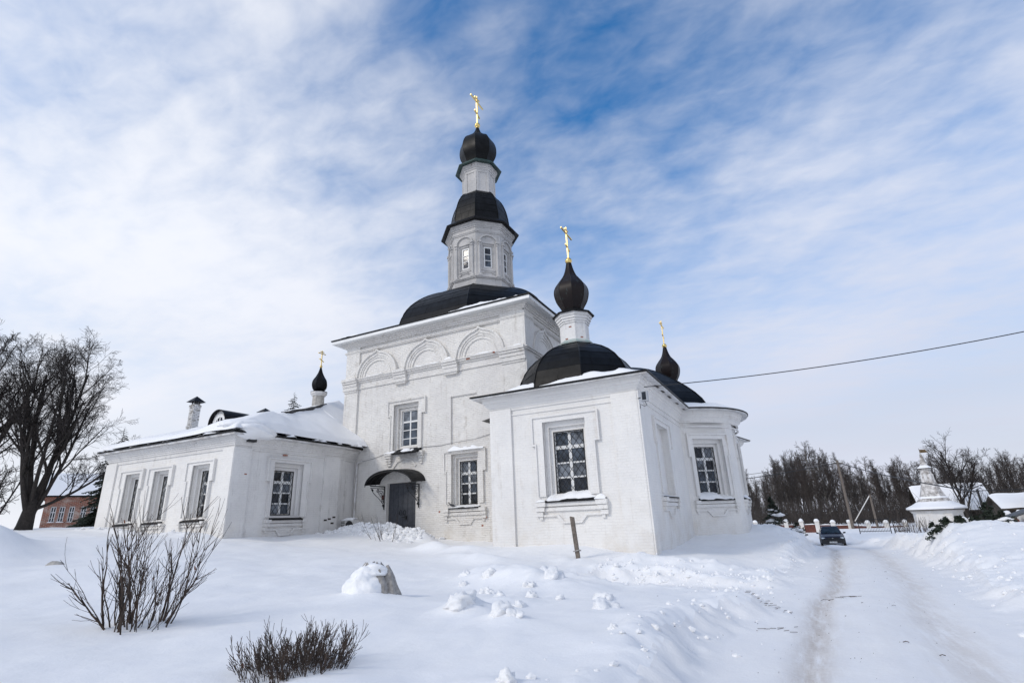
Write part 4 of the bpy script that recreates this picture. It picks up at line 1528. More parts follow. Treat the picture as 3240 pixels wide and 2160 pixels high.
for k, r_ in enumerate(wr):
    op = (r_[0] + .22, r_[1] - .14, r_[2] + .05, r_[3] - .22)
    window(Fl, op, r_, (1.1, 1, 1, 1), heavy=1, ears=(r_[0] - .34, r_[1] + .26, r_[3] + .12, 2.18, r_[0] - .22, r_[1] + .14, .66), sill=(r_[0] - .16, r_[1] + .04, .52, .20, .34), seed=50 + k, dip=False, d=(.15, .28, .42), cell=(.24, .32))
window(Flr, (16.76, 17.88, .64, 2.62), r_rev, (1, 1, 1, 1), heavy=1, ears=(16.18, 18.54, 3.05, 2.16, 16.34, 18.42, .56), sill=(16.52, 18.24, .48, .30, .44), seed=57, wallmat='whitewash_aged')
ref_path = [(-34.4, 24.6), (XA, Y2), (XB, Y2), (XB, 20.42), (-20.86, Y0 - .01)]
cornice(ref_path, [(-.05, 3.34), (.05, 3.35), (.05, 3.40), (.02, 3.41), (.02, 3.50), (.07, 3.51), (.07, 3.58), (.11, 3.59), (.11, 3.66), (.16, 3.67), (.16, 3.74), (.21, 3.75), (.21, 3.82), (.25, 3.83), (.25, 3.90), (-.05, 3.90)], 'whitewash_aged')
cornice(ref_path, [(.0, 3.905), (.40, 3.88), (.43, 3.89), (.43, 3.96), (.0, 3.98)], 'soffit', 'eave')
cornice(ref_path, [(.0, 3.985), (.46, 3.965), (.48, 3.97), (.48, 4.03), (.0, 4.06)], 'roof_metal_dark', 'roof_edge')


def ref_roof(x, y):
    p1 = 4.03 + .345 * (y - 14.0)
    p2 = 4.05 + .68 * (-20.02 - x)
    return np.minimum(p1, p2)


RY1 = 25.2
LX = lambda y: -30.46 + (y - 14.0) * (-5.0 / 11.2)         # slanting western verge


def ref_grid(nx, ny, zf, mat_, name, cond=None):
    m = MB()
    idx = {}
    ys = np.linspace(14.0, RY1, ny)
    for j, y in enumerate(ys):
        x0, x1 = LX(y), -20.02 if y < 22 else xL - .02
        for i in range(nx):
            x = x0 + (x1 - x0) * i / (nx - 1)
            idx[i, j] = (x, y)
    XX = np.array([[idx[i, j][0] for i in range(nx)] for j in range(ny)])
    YY = np.array([[idx[i, j][1] for i in range(nx)] for j in range(ny)])
    ZZ = zf(XX, YY)
    keep = np.ones_like(ZZ, bool) if cond is None else cond(XX, YY)
    m.v = [(XX[j, i], YY[j, i], ZZ[j, i]) for j in range(ny) for i in range(nx)]
    for j in range(ny - 1):
        for i in range(nx - 1):
            if keep[j, i] and keep[j, i + 1] and keep[j + 1, i] and keep[j + 1, i + 1]:
                m.f.append((j * nx + i, j * nx + i + 1, (j + 1) * nx + i + 1, (j + 1) * nx + i))
    return m.build(name, mat_, CH, True)


ref_grid(60, 40, ref_roof, 'roof_metal', 'roof')


def ref_snow(x, y):
    z = ref_roof(x, y)
    e = np.minimum(np.minimum(y - 13.99, x - LX(y) + .01), np.where(y < 22, -20.0 - x, 9.0))
    t = .38 * np.clip(e / .30, 0, 1) ** .45
    t = t * (1 + .25 * fbm(x * .5, y * .5, 3)) * np.interp(x, [-23, -21.2], [.62, 1.1]) * np.interp(y, [16, 21], [1.0, .5])
    t = t + .05 * np.clip(fbm(x * .8 + 4, y * .8, 2), 0, 1) * np.clip(e, 0, 1)
    # saddle of drifted snow against the tower
    t = t + .12 * np.exp(-(((x + 22.0) / .8) ** 2 + ((y - 21.0) / 1.3) ** 2))
    return z + t


ref_grid(190, 130, ref_snow, 'snow', 'roof_snow')
# bare sheet metal along the hip where the snow has slid off
m = MB()
hp = []
for i in range(13):
    y = 17.9 + 5.2 * i / 12
    x = -20.02 - (4.03 + .345 * (y - 14.0) - 4.05) / .68
    wd = .05 + .13 * math.sin(math.pi * min(1, (i + 2.5) / 14.5)) + .03 * math.sin(i * 2.1)
    z = float(ref_snow(np.array([x]), np.array([y]))[0]) + .02
    hp.append(((x - wd, y - wd * .4, z), (x + wd, y + wd * .4, z), (x - wd, y - wd * .4, z - .3), (x + wd, y + wd * .4, z - .3)))
for a, b in zip(hp, hp[1:]):
    m.box8([a[2], a[3], b[3], b[2], a[0], a[1], b[1], b[0]])
P_(m, 'roof_ridge', 'roof_metal_dark')
# thick lip of snow hanging over the side eave and the bulge at the corner
snow_strip(Flr, 15.4, 21.95, 4.045, -1.1, .475, .46, 88, CH, 'roof_snow', droop=.0)
blob(CH, 'roof_snow', (-20.35, 15.15, 4.08), (.62, .95, .40), 5, 'snow', 4, .12, .9)
blob(CH, 'roof_snow', (-20.9, 15.0, 4.35), (.9, 1.0, .38), 6, 'snow', 4, .10, .5)
snow_strip(Fl, -30.2, -21.2, 4.02, -.5, .44, .16, 90, CH, 'roof_snow')

# cupola over the refectory
C2 = (-25.4, 23.2)
k_ = .8345
sh = lambda p: [(r * k_ * .70, 7.0 + (z - 8.5) * k_) for r, z in p]
w = MB(); octa_lathe(w, C2, sh([(.72, 8.0), (.72, 8.72), (.66, 8.78), (.62, 8.80), (.58, 9.60), (.62, 9.62)])); P_(w, 'drum', 'concrete')
w = MB(); octa_lathe(w, C2, sh([(.60, 9.58), (.72, 9.62), (.72, 9.70), (.84, 9.74), (.84, 9.86), (.5, 9.88)])); P_(w, 'cornice', 'whitewash_aged')
w = MB(); octa_lathe(w, C2, sh([(.80, 9.87), (.86, 9.89), (.5, 9.99), (.4, 10.0)])); P_(w, 'eave', 'roof_metal_dark')
onion(C2, sh([(.40, 9.98), (.52, 10.06), (.70, 10.25), (.755, 10.50), (.68, 10.78), (.46, 11.05), (.26, 11.35), (.13, 11.65), (.07, 11.85)]), 'roof_metal')
cross(C2, 7.0 + 3.5 * k_, 7.0 + 4.72 * k_, .085, .72, .85)

# chimneys: brick by brick
def chimney(cx, cy, z0, z1, wd, bricks, cap_h, cap_w):
    m = MB(); h = wd / 2 - .03
    m.box(cx - h, cx + h, cy - h, cy + h, z0 - .6, z1)
    ch = m.build('chimney', 'concrete', CH)
    if bricks:
        bh, bl = .095, wd / 2.0
        rows = int((z1 - z0) / bh)
        for u, tag_ in (((1, 0), 'f'), ((0, 1), 'r')):
            me = None
            for r_ in range(rows):
                grow = .05 if (r_ >= rows - 2 or r_ in (3, 4)) else 0
                off = (r_ % 2) * .5
                edges = [0] + [bl * (k + off) for k in range(0 if off else 1, 5) if 0.05 < bl * (k + off) < wd - .05] + [wd]
                for e0, e1 in zip(edges, edges[1:]):
                    m = MB()
                    j = rng.uniform(-.006, .012) + grow
                    L = (e1 - e0) / 2 - .008
                    if u == (1, 0):
                        m.box(-L, L, -.045 - j, .03, -bh / 2 + .008, bh / 2 - .008)
                        loc = (cx - wd / 2 + (e0 + e1) / 2, cy - wd / 2 + .03, z0 + bh * (r_ + .5))
                    else:
                        m.box(-.03, .045 + j, -L, L, -bh / 2 + .008, bh / 2 - .008)
                        loc = (cx + wd / 2 - .03, cy - wd / 2 + (e0 + e1) / 2, z0 + bh * (r_ + .5))
                    m.build('brick', 'whitewash_aged' if rng.random() < .8 else 'concrete', ch, loc=loc)
    m = MB()
    for sx in (-1, 1):
        for sy in (-1, 1):
            m.box(cx + sx * wd * .32 - .02, cx + sx * wd * .32 + .02, cy + sy * wd * .32 - .02, cy + sy * wd * .32 + .02, z1, z1 + .17)
    q = cap_w / 2
    m.add([(cx - q, cy - q, z1 + .14), (cx + q, cy - q, z1 + .14), (cx + q, cy + q, z1 + .14), (cx - q, cy + q, z1 + .14), (cx, cy, z1 + .14 + cap_h)],
          [(0, 1, 4), (1, 2, 4), (2, 3, 4), (3, 0, 4), (3, 2, 1, 0)])
    m.build('chimney_cap', 'roof_metal_dark', ch)


chimney(-32.75, 20.0, 5.95, 7.82, .44, True, .40, .80)
chimney(-33.4, 25.6, 6.0, 8.12, .5, False, .34, .85)

# dormer with a barrel roof and a round-headed window
Fd = Fr((0, 17.55, 0), (1, 0, 0))
dc, dr_, dz0 = -26.45, .66, 5.55
m = MB()
arcp = [(dc + dr_ * math.cos(math.pi * (1 - i / 16)), dz0 + dr_ * 1.02 * math.sin(math.pi * i / 16)) for i in range(17)]
for i in range(16):
    (a, b), (c, e) = arcp[i], arcp[i + 1]
    ao, bo = dc + (a - dc) * 1.06, dz0 + (b - dz0) * 1.06
    co, eo = dc + (c - dc) * 1.06, dz0 + (e - dz0) * 1.06
    m.box8([Fd.p(a, b, .16), Fd.p(c, e, .16), Fd.p(c, e, -2.6), Fd.p(a, b, -2.6), Fd.p(ao, bo, .16), Fd.p(co, eo, .16), Fd.p(co, eo, -2.6), Fd.p(ao, bo, -2.6)])
m.fbox(Fd, dc - dr_ * 1.06, dc - dr_, dz0 - .6, dz0, -3.2, .16); m.fbox(Fd, dc + dr_, dc + dr_ * 1.06, dz0 - .6, dz0, -3.2, .16)
dorm = P_(m, 'dormer', 'roof_metal_dark')
m = MB(); m.prism(Fd, [(dc - dr_, dz0 - .6), (dc + dr_, dz0 - .6)] + arcp[::-1], -.12, -.06); m.build('dormer_front', 'soffit', dorm)
m = MB()
ip = lambda s_, b0=0: [(dc + dr_ * s_ * math.cos(math.pi * (1 - i / 16)), dz0 + dr_ * s_ * 1.25 * math.sin(math.pi * i / 16) - .16) for i in range(17)]
m.prism(Fd, ip(.60)[::-1], -.07, -.045); m.build('pane', 'glass', dorm)
m = MB(); m.strip(Fd, ip(.74), ip(.58), -.08, -.01); m.strip(Fd, ip(.80), ip(.755), -.08, .01)
for a in (-.0, ):
    m.fbox(Fd, dc - .03, dc + .03, dz0 - .20, dz0 + .30, -.08, -.02)
m.fbox(Fd, dc - .38, dc + .38, dz0 + .06, dz0 + .10, -.08, -.025)
for s_ in (-1, 1):
    m.fbox(Fd, dc + s_ * .21 - .015, dc + s_ * .21 + .015, dz0 - .20, dz0 + .24, -.08, -.025)
    for k in range(6):
        m.fbox(Fd, dc + s_ * .45 - .08, dc + s_ * .45 + .08, dz0 - .22 + k * .075, dz0 - .185 + k * .075, -.06, -.0)
m.build('frame', 'white_frame', dorm)
for a, b, s_ in ((15.0, 2.3, .12), (16.9, 3.25, .22)):
    q = MB(); q.fbox(Flr, a, a + s_, b, b + .05, -.02, .08); P_(q, 'exposed_brick', 'red_brick')
for a, b in ((19.6, .35), (19.85, .40), (20.15, .48), (20.05, .20)):
    q = MB(); q.fbox(Flr, a, a + .20, b, b + .08, -.02, .08); P_(q, 'exposed_brick', 'wood_dark')

# ================================================================== things on and by the church
t = thing_at('air_conditioner', (-20.05, 20.85, -.2), 'white outdoor air-conditioning unit half buried in snow by the drainpipe', 'air conditioner')
Fa = Fr((0, 20.75, 0), (1, 0, 0))
q = MB(); q.fbox(Fa, -20.45, -19.60, -.45, .36, -.32, 0); q.build('casing', 'ac_white', t)
q = MB(); q.lathe((0, 0, 0), [(.02, .0), (.24, .0), (.25, .02), (.24, .03)], 20)
o = q.build('fan_grille', 'black_plastic', t); o.rotation_euler = (R(90), 0, 0); o.location = (-19.85, 20.745, 0.08)
q = MB()
for k in range(7):
    q.fbox(Fa, -20.42, -20.16, -.18 + k * .075, -.14 + k * .075, 0, .008)
q.build('vent', 'black_plastic', t)
snow_strip(Fa, -20.47, -19.60, .36, -.34, .03, .11, 71, t)

t = thing_at('floodlight', (-4.0, 18.3, 4.0), 'small grey floodlight with hanging cable on the chapel corner', 'floodlight')
q = MB(); q.box(-4.10, -3.86, 18.20, 18.36, 3.80, 4.16); q.build('housing', 'steel', t)
q = MB(); q.box(-4.05, -3.91, 18.185, 18.199, 3.84, 4.12); q.build('glass_front', 'glass', t)
q = MB(); q.tube([(-4.02, 18.36, 3.98), (-4.30, 18.55, 3.98)], .02, 5); q.tube([(-4.0, 18.36, 3.80), (-3.95, 18.40, 3.68), (-4.05, 18.45, 3.66), (-4.2, 18.5, 3.76), (-4.22, 18.5, 3.60)], .011, 4); q.build('bracket', 'iron', t)
t = thing_at('floodlight', (-20.2, 15.0, 3.8), 'dark floodlight under the snow bulge at the refectory corner', 'floodlight')
q = MB(); q.box(-20.42, -20.20, 14.85, 15.25, 3.66, 3.80); q.build('housing', 'black_plastic', t)
q = MB(); q.tube([(-20.5, 15.05, 3.84), (-20.3, 15.05, 3.80)], .02, 5); q.build('bracket', 'iron', t)
t = thing_at('wall_lantern', (-11.7, 21.7, 4.3), 'small black roofed lantern on the cube wall beside the chapel', 'lantern')
q = MB(); q.add([(-12.25, 21.0, 4.46), (-11.5, 21.0, 4.46), (-11.5, 21.95, 4.46), (-12.25, 21.95, 4.46), (-11.9, 21.6, 4.72)], [(0, 1, 4), (1, 2, 4), (2, 3, 4), (3, 0, 4), (3, 2, 1, 0)]); q.build('lantern_roof', 'roof_metal_dark', t)
q = MB(); q.tube([(-11.85, 21.5, 4.46), (-11.85, 21.98, 4.1)], .02, 5); q.tube([(-11.85, 21.5, 4.46), (-11.85, 21.5, 4.28)], .06, 8); q.build('bracket', 'iron', t)

# pigeon on the sill
def pigeon(loc, rz):
    secs = [(-.17, .012, .008, .03), (-.10, .028, .018, .035), (-.04, .05, .045, .05), (.03, .055, .055, .065), (.09, .042, .045, .085), (.115, .028, .03, .115), (.135, .026, .028, .15), (.155, .028, .028, .165), (.178, .016, .016, .165), (.20, .004, .004, .158)]
    m = MB(); n = 10
    for x, w_, h_, zc in secs:
        for j in range(n):
            a = 2 * math.pi * j / n
            m.v.append((x, w_ * math.cos(a), zc + h_ * math.sin(a)))
    for i in range(len(secs) - 1):
        for j in range(n):
            m.f.append((i * n + j, i * n + (j + 1) % n, (i + 1) * n + (j + 1) % n, (i + 1) * n + j))
    m.f.append(tuple(range(n))[::-1]); m.f.append(tuple((len(secs) - 1) * n + j for j in range(n)))
    for s_ in (-.02, .02):
        m.tube([(.02, s_, .03), (.02, s_, 0)], .006, 4)
    o = m.build('pigeon', 'feather', None, True)
    o.location = loc; o.rotation_euler = (0, 0, rz); o.scale = (1.15,) * 3
    return tag(o, 'dark pigeon perched on the sill of the barred window by the door', 'bird')


pigeon((-14.46, 21.86, .745), R(200))
# ================================================================== bare trees
def rand_dir(rs, d, spread):
    v = Vector((rs.gauss(0, 1), rs.gauss(0, 1), rs.gauss(0, 1))).normalized()
    return (d + v * spread).normalized()


class Tree:
    """grows limbs into two meshes: trunk (thick wood) and crown (twigs)"""
    def __init__(s, seed, thick=.035, minr=.008):
        s.rs = random.Random(seed); s.t = MB(); s.c = MB(); s.thick = thick; s.minr = minr

    def limb(s, p, d, length, r0, r1, segs, wander, lift):
        pts = [Vector(p)]; d = Vector(d).normalized()
        dirs = [d.copy()]
        for i in range(segs):
            d = rand_dir(s.rs, d, wander)
            d = (d + Vector((0, 0, lift))).normalized()
            pts.append(pts[-1] + d * (length / segs)); dirs.append(d.copy())
        rad = [max(s.minr, r0 + (r1 - r0) * (i / segs) ** .8) for i in range(segs + 1)]
        big = r0 > s.thick
        (s.t if big else s.c).tube(pts, rad, 7 if r0 > .12 else 5 if big else 3, big)
        return pts, dirs, rad

    def grow(s, p, d, length, r, level, spec):
        """spec: per level (children, length ratio, angle, wander, lift, segs, start)"""
        n, ratio, ang, wander, lift, segs, start = spec[level]
        pts, dirs, rad = s.limb(p, d, length, r, r * .35, segs, wander, lift)
        if level + 1 >= len(spec):
            return
        for k in range(n):
            t = start + (1 - start) * (k + s.rs.random()) / n
            f = t * segs; i = min(int(f), segs - 1); f -= i
            q = pts[i].lerp(pts[i + 1], f); dd = dirs[i + 1]
            rr = rad[i] + (rad[i + 1] - rad[i]) * f
            ax = dd.cross(Vector((s.rs.gauss(0, 1), s.rs.gauss(0, 1), s.rs.gauss(0, 1)))).normalized()
            a = R(ang * (.7 + .6 * s.rs.random()))
            nd = (Matrix.Rotation(a, 3, ax) @ dd)
            L = length * ratio * (.65 + .6 * s.rs.random()) * (1.15 - .55 * t)
            s.grow(q, nd, L, max(s.minr, min(rr * .68, r * .48)), level + 1, spec)


def tree_parts(T, root, bark, twig):
    if T.t.f:
        T.t.build('trunk', bark, root, True)
    if T.c.f:
        T.c.build('crown', twig, root, True)


# --- the old spreading trees left of the church
def old_tree(seed, loc, label, stems, spec, bark='bark', twig='twig'):
    root = thing('bare_tree', (0, 0, 0), label, 'tree')
    T = Tree(seed, .05, .0060)
    T.t.tube([(-.05, -.1, -.6), (0, -.03, .2), (.03, 0, 1.0), (.0, .05, 1.9)], [.48, .36, .28, .18], 9)
    for (d, L, r) in stems:
        T.grow((T.rs.uniform(-.12, .12), T.rs.uniform(-.12, .12), .3 + T.rs.uniform(0, 1.1)), d, L, r, 0, spec)
    tree_parts(T, root, bark, twig)
    root.location = loc
    return root


SP = [(9, .50, 32, .06, .05, 12, .22), (6, .52, 36, .12, .06, 8, .2), (6, .54, 38, .17, .03, 6, .2), (5, .62, 42, .22, -.01, 4, .1), (0, .5, 40, .26, -.03, 3, .1)]
old_tree(21, (-35.6, 13.9, .55), 'thick spreading bare tree with many stems beside the brick house',
         [((-.03, -.16, 1), 7.4, .17), ((.05, .06, 1), 7.8, .17), ((.20, .95, .45), 4.6, .10), ((-.1, -.40, 1), 7.0, .15), ((.1, .24, 1), 7.4, .14), ((-.3, -.05, 1), 7.2, .13), ((.25, .42, 1), 6.4, .12), ((.3, -.15, 1), 6.8, .12)], SP)
old_tree(33, (-36.8, 11.4, .6), 'bare tree with a leaning trunk at the far left edge',
         [((.03, .04, 1), 7.8, .17), ((.1, -.34, .95), 7.2, .15), ((.05, .24, 1), 7.4, .14), ((-.2, -.1, 1), 7.2, .13)], SP)
SPB = [(7, .5, 42, .12, .06, 8, .12), (5, .5, 42, .2, .02, 5, .15), (3, .5, 45, .26, 0, 3, .15), (0, .5, 40, .3, 0, 3, .1)]
for k, (x, y, h, r_) in enumerate(((-40, 11.5, 4.5, .09), (-42, 14.5, 4.2, .08), (-46, 13.0, 5.5, .11), (-52, 11.5, 6.5, .12), (-50, 16.5, 5.5, .11))):
    root = thing('bare_tree', (0, 0, 0), ['low twiggy young tree behind the left tree trunks', 'slim young tree growing just right of the thick trunk', 'thin bare sapling in the gloom behind the old trunks', 'taller bare tree far behind at the left edge', 'bare young tree standing before the brick house'][k], 'tree', 'young trees behind the old ones')
    T = Tree(80 + k, .04, .012)
    for q in range(4):
        T.grow((0, 0, -.3), (T.rs.uniform(-.35, .35), T.rs.uniform(-.35, .35), 1), h * T.rs.uniform(.7, 1), r_, 0, SPB)
    tree_parts(T, root, 'bark', 'twig')
    root.location = (x, y, gz(x, y))

# --- the wood on the right: several kinds of slender tree, copied
protos = []
for k in range(7):
    root = thing('forest_tree', (0, 0, 0), '', '')
    T = Tree(200 + k, .06, .0125)
    h = 14.0
    tilt = (T.rs.uniform(-.06, .06), T.rs.uniform(-.06, .06), 1)
    birch = k in (1, 4)
    sp = [(26, .23 if not birch else .27, 25 if not birch else 32, .03, .03, 12, .24), (8, .48, 30, .12, .06 if not birch else -.02, 5, .2), (6, .5, 34, .18, .02 if not birch else -.10, 4, .15), (0, .5, 36, .22, -.02, 3, .1)]
    T.grow((0, 0, -.5), tilt, h, .15, 0, sp)
    if k in (2, 5):
        T.grow((.3, .2, -.5), (.12, .05, 1), h * .9, .13, 0, sp)
    tree_parts(T, root, 'bark_birch' if birch else 'bark_wood', 'twig_red' if k % 2 else 'twig_wood')
    protos.append((root, birch))
rs = random.Random(5)
spots = []
# front row, where the trunks stand clear, then rows behind
for row, (d0, n_) in enumerate(((104, 42), (116, 46), (130, 50), (146, 52))):
    for i in range(n_):
        az = -6.5 + 31.5 * (i + rs.random() * .9) / n_
        spots.append((az, d0 + rs.uniform(-5, 5), row))
used = [False] * len(protos)
count = 0


def place_tree(k, loc, s, rz, label, group):
    root, birch = protos[k]
    if not used[k]:
        used[k] = True; o = root
    else:
        o = copy_tree(root)
    o.location = loc; o.scale = (s, s, s * rs.uniform(.92, 1.1)); o.rotation_euler = (0, 0, rz)
    tag(o, label, 'tree', group)
    return o


ORD = ('leftmost', 'second from the left', 'third from the left', 'fourth from the left', 'fifth from the left', 'sixth from the left', 'seventh from the left', 'eighth from the left', 'ninth from the left', 'tenth from the left', 'eleventh from the left', 'twelfth from the left', 'thirteenth from the left', 'fourteenth from the left')
zone_n = {}
for az, d, row in spots:
    k = rs.randrange(len(protos))
    x, y = d * math.sin(R(az)), d * math.cos(R(az))
    prof = .76 * np.interp(az, [-7, -3, 0, 2, 4, 7, 10, 12, 15, 18, 25], [.62, .72, .95, 1.08, .92, .72, .80, .78, .72, .74, .85])
    s = prof * d / 112 * rs.uniform(.82, 1.12)
    zone = ('by the apse' if az < -2.2 else 'above the spruce' if az < .6 else 'behind the car' if az < 4 else 'right of the pole' if az < 7.5 else 'left of the tower' if az < 10 else 'behind the tower' if az < 12.5 else 'behind the barn' if az < 17 else 'at the right')
    q = zone_n[row, zone] = zone_n.get((row, zone), -1) + 1
    lab = ('pale' if protos[k][1] else 'dark') + ' bare tree ' + zone + ', ' + ORD[q] + ' in ' + ('front', 'second', 'third', 'back')[row] + ' row'
    place_tree(k, (x, y, -2.6), s, rs.uniform(0, 6.28), lab, 'pale trees of the wood' if protos[k][1] else 'dark trees of the wood')
# one tree standing clear behind the tower with the vane
T = Tree(301, .05, .016)
root = thing('bare_tree', (0, 0, 0), 'forked bare tree rising clear behind the white fence tower', 'tree')
sp = [(13, .46, 38, .05, .04, 10, .22), (8, .5, 38, .16, .04, 6, .2), (6, .5, 40, .22, 0, 4, .15), (0, .5, 36, .25, 0, 3, .1)]
T.grow((0, 0, -.5), (-.06, 0, 1), 11.5, .24, 0, sp); T.grow((0, 0, 1.5), (.35, 0, 1), 8, .16, 0, sp); T.grow((0, 0, 1.0), (-.32, 0, 1), 8.5, .16, 0, sp)
tree_parts(T, root, 'bark', 'twig'); root.location = (19.0, 86, -2.4); root.scale = (.78, .78, .80)
# bare trees that show over the refectory roof
for k, (x, y, z, s) in enumerate(((-50.5, 52, .5, 1.02), (-47.5, 55, .5, .98), (-44.0, 54.5, .5, 1.0), (-72, 38, .5, .52), (-70, 36.5, .5, .46))):
    place_tree((0, 3, 6, 2, 0)[k], (x, y, z), s, k * 1.3, ['bare treetop just right of the refectory cupola', 'bare treetop between the cupola and the cube', 'bare treetop touching the cube edge above the roof', 'tiny bare treetop over the left end of the refectory roof', 'faint treetop left of the chimney, over the roof'][k], None)

# undergrowth below the wood: one brown mass of twigs
U = MB()
rs2 = random.Random(77)
for i in range(9000):
    az = rs2.uniform(-7, 26); d = rs2.uniform(88, 122)
    x, y = d * math.sin(R(az)), d * math.cos(R(az))
    h = rs2.uniform(1.2, 4.4)
    U.tube([(x, y, -2.7), (x + rs2.gauss(0, .25), y, -2.7 + h * .5), (x + rs2.gauss(0, .7), y + rs2.gauss(0, .5), -2.7 + h)], [.03, .024, .012], 3, False)
tag(U.build('undergrowth', 'twig_wood', None, True), 'brown undergrowth along the foot of the wood', 'undergrowth', None, 'stuff')

# --- conifers
def conifer(name, loc, h, rad, label, seed, tiers=22, snow=0.0, group=None, start=.08):
    root = thing(name, (0, 0, 0), label, 'tree', group)
    rs = random.Random(seed)
    t = MB(); t.tube([(0, 0, -.5), (0, 0, h * .97)], [h * .018 + .03, .015], 6); t.build('trunk', 'bark', root)
    c = MB(); sn = MB()
    for i in range(tiers):
        f = start + (1 - start) * (i / (tiers - 1)) ** .95
        z = h * f
        L0 = rad * (1 - f) ** .85 + .04 * h * .12
        n = max(4, int(9 * (1 - f) + 4))
        for k in range(n):
            a = rs.uniform(0, 6.28)
            L = L0 * rs.uniform(.6, 1.15)
            drp = rs.uniform(.25, .55)
            dx, dy = math.cos(a), math.sin(a)
            # a bough: flat drooping spray of needle blades
            nb = max(4, int(L / (.05 * h ** .5 + .05)))
            for q in range(nb):
                s_ = (q + .5) / nb
                px, py, pz = dx * L * s_, dy * L * s_, z - drp * L * s_ ** 1.5 + .18 * L * max(0, s_ - .6)
                wd = .34 * L * (1 - s_ * .75) * rs.uniform(.6, 1.2)
                for sd in (-1, 1):
                    ex, ey, ez = px + (-dy * sd * wd + dx * wd * .5), py + (dx * sd * wd + dy * wd * .5), pz - wd * rs.uniform(.15, .6)
                    b = L / nb * .9
                    c.add([(px - dx * b * .5, py - dy * b * .5, pz), (px + dx * b * .5, py + dy * b * .5, pz - .01), (ex + dx * b * .2, ey + dy * b * .2, ez), (ex - dx * b * .1, ey - dy * b * .1, ez - b * .3)], [(0, 1, 2, 3)])
    c.build('crown', 'needles', root)
    root.location = loc
    return root


conifer('spruce_tree', (-53.8, 26.6, .5), 9.3, 3.0, 'dark spruce between the bare trees and the refectory wall', 3, 48)
conifer('spruce_tree', (-54.2, 45.6, .5), 16.3, 5.6, 'dark pointed spruce showing over the refectory roof left of its cupola', 4, 64)
conifer('spruce_tree', (-50.4, 46.5, .5), 14.6, 3.6, 'small spruce tip just left of the refectory cupola', 6, 56)
# ================================================================== shrubs in the snow
def shrub(loc, label, seed, stems, hgt, spread, base, mt, twigs, r0, leaves=0, lean=(0, 0), fan=1.0):
    root = thing('bare_shrub', (0, 0, 0), label, 'shrub')
    rs = random.Random(seed)
    m = MB(); lf = MB()
    for i in range(stems):
        a = rs.uniform(0, 6.28); b = base * math.sqrt(rs.random())
        x, y = b * math.cos(a), b * math.sin(a)
        L = hgt * rs.uniform(.45, 1.0)
        k = (b / base)
        d = Vector((x / max(base, .01) * spread + lean[0] + rs.gauss(0, .12), y / max(base, .01) * spread + lean[1] + rs.gauss(0, .12), 1)).normalized()
        pts = [Vector((x, y, gz(loc[0] + x, loc[1] + y) - loc[2] - .12))]
        segs = 7
        for q in range(segs):
            d = rand_dir(rs, d, .07 * fan); d = (d + Vector((0, 0, .02))).normalized()
            pts.append(pts[-1] + d * (L / segs))
        r = r0 * rs.choice((.5, .7, .9, 1.1, 1.7))
        m.tube(pts, [max(.0025, r * (1 - .8 * q / segs)) for q in range(segs + 1)], 5, False)
        for q in range(rs.randint(*twigs)):
            j = rs.randint(1, segs - 1)
            tl = L * rs.uniform(.12, .42)
            td = rand_dir(rs, (pts[j + 1] - pts[j]).normalized(), .55)
            tp = [pts[j]]
            for e in range(4):
                td = rand_dir(rs, td, .13); td = (td + Vector((0, 0, .05))).normalized()
                tp.append(tp[-1] + td * tl / 4)
            m.tube(tp, [max(.0022, r * .42 * (1 - .6 * e / 4)) for e in range(5)], 3, False)
            if rs.random() < .6:
                td2 = rand_dir(rs, td, .6)
                m.tube([tp[2], tp[2] + td2 * tl * .25, tp[2] + td2 * tl * .5 + Vector((0, 0, .02))], [max(.0022, r * .25), .0025, .002], 3, False)
    for i in range(leaves):
        v = Vector(m.v[rs.randrange(len(m.v))])
        s_ = rs.uniform(.02, .04)
        lf.add([tuple(v), tuple(v + Vector((s_, 0, -s_ * .4))), tuple(v + Vector((s_ * 1.1, s_ * .3, -s_ * 1.6))), tuple(v + Vector((.1 * s_, .1 * s_, -s_ * 1.4)))], [(0, 1, 2, 3)])
    m.build('stems', mt, root, True)
    if leaves:
        lf.build('dead_leaves', 'leaf_dead', root)
    root.location = loc
    return root


shrub((-8.35, 4.75, gz(-8.35, 4.75)), 'tall straggly bare shrub in the left foreground snow', 12, 42, 1.75, .40, .37, 'bush_twig', (6, 12), .0105, 3, (.10, .06), 2.6)
shrub((-4.55, 4.15, gz(-4.55, 4.15)), 'low dense dark shrub in the foreground at the bottom edge', 15, 240, .47, .52, .44, 'bush_twig', (4, 8), .0034, 2, (0, 0), 2.0)
shrub((-16.2, 19.4, gz(-16.2, 19.4)), 'small bare twigs sticking out of the snow by the door', 18, 20, 1.25, .7, .75, 'bush_twig', (1, 4), .010, 0, (-.05, 0))

# ================================================================== things in the snow
# plant wrapped in sackcloth, half drifted over
t = thing_at('wrapped_plant', (-7.2, 8.2, gz(-7.2, 8.2)), 'sackcloth-wrapped garden plant half buried under a dome of snow', 'wrapped plant')
wz = gz(-7.2, 8.2)


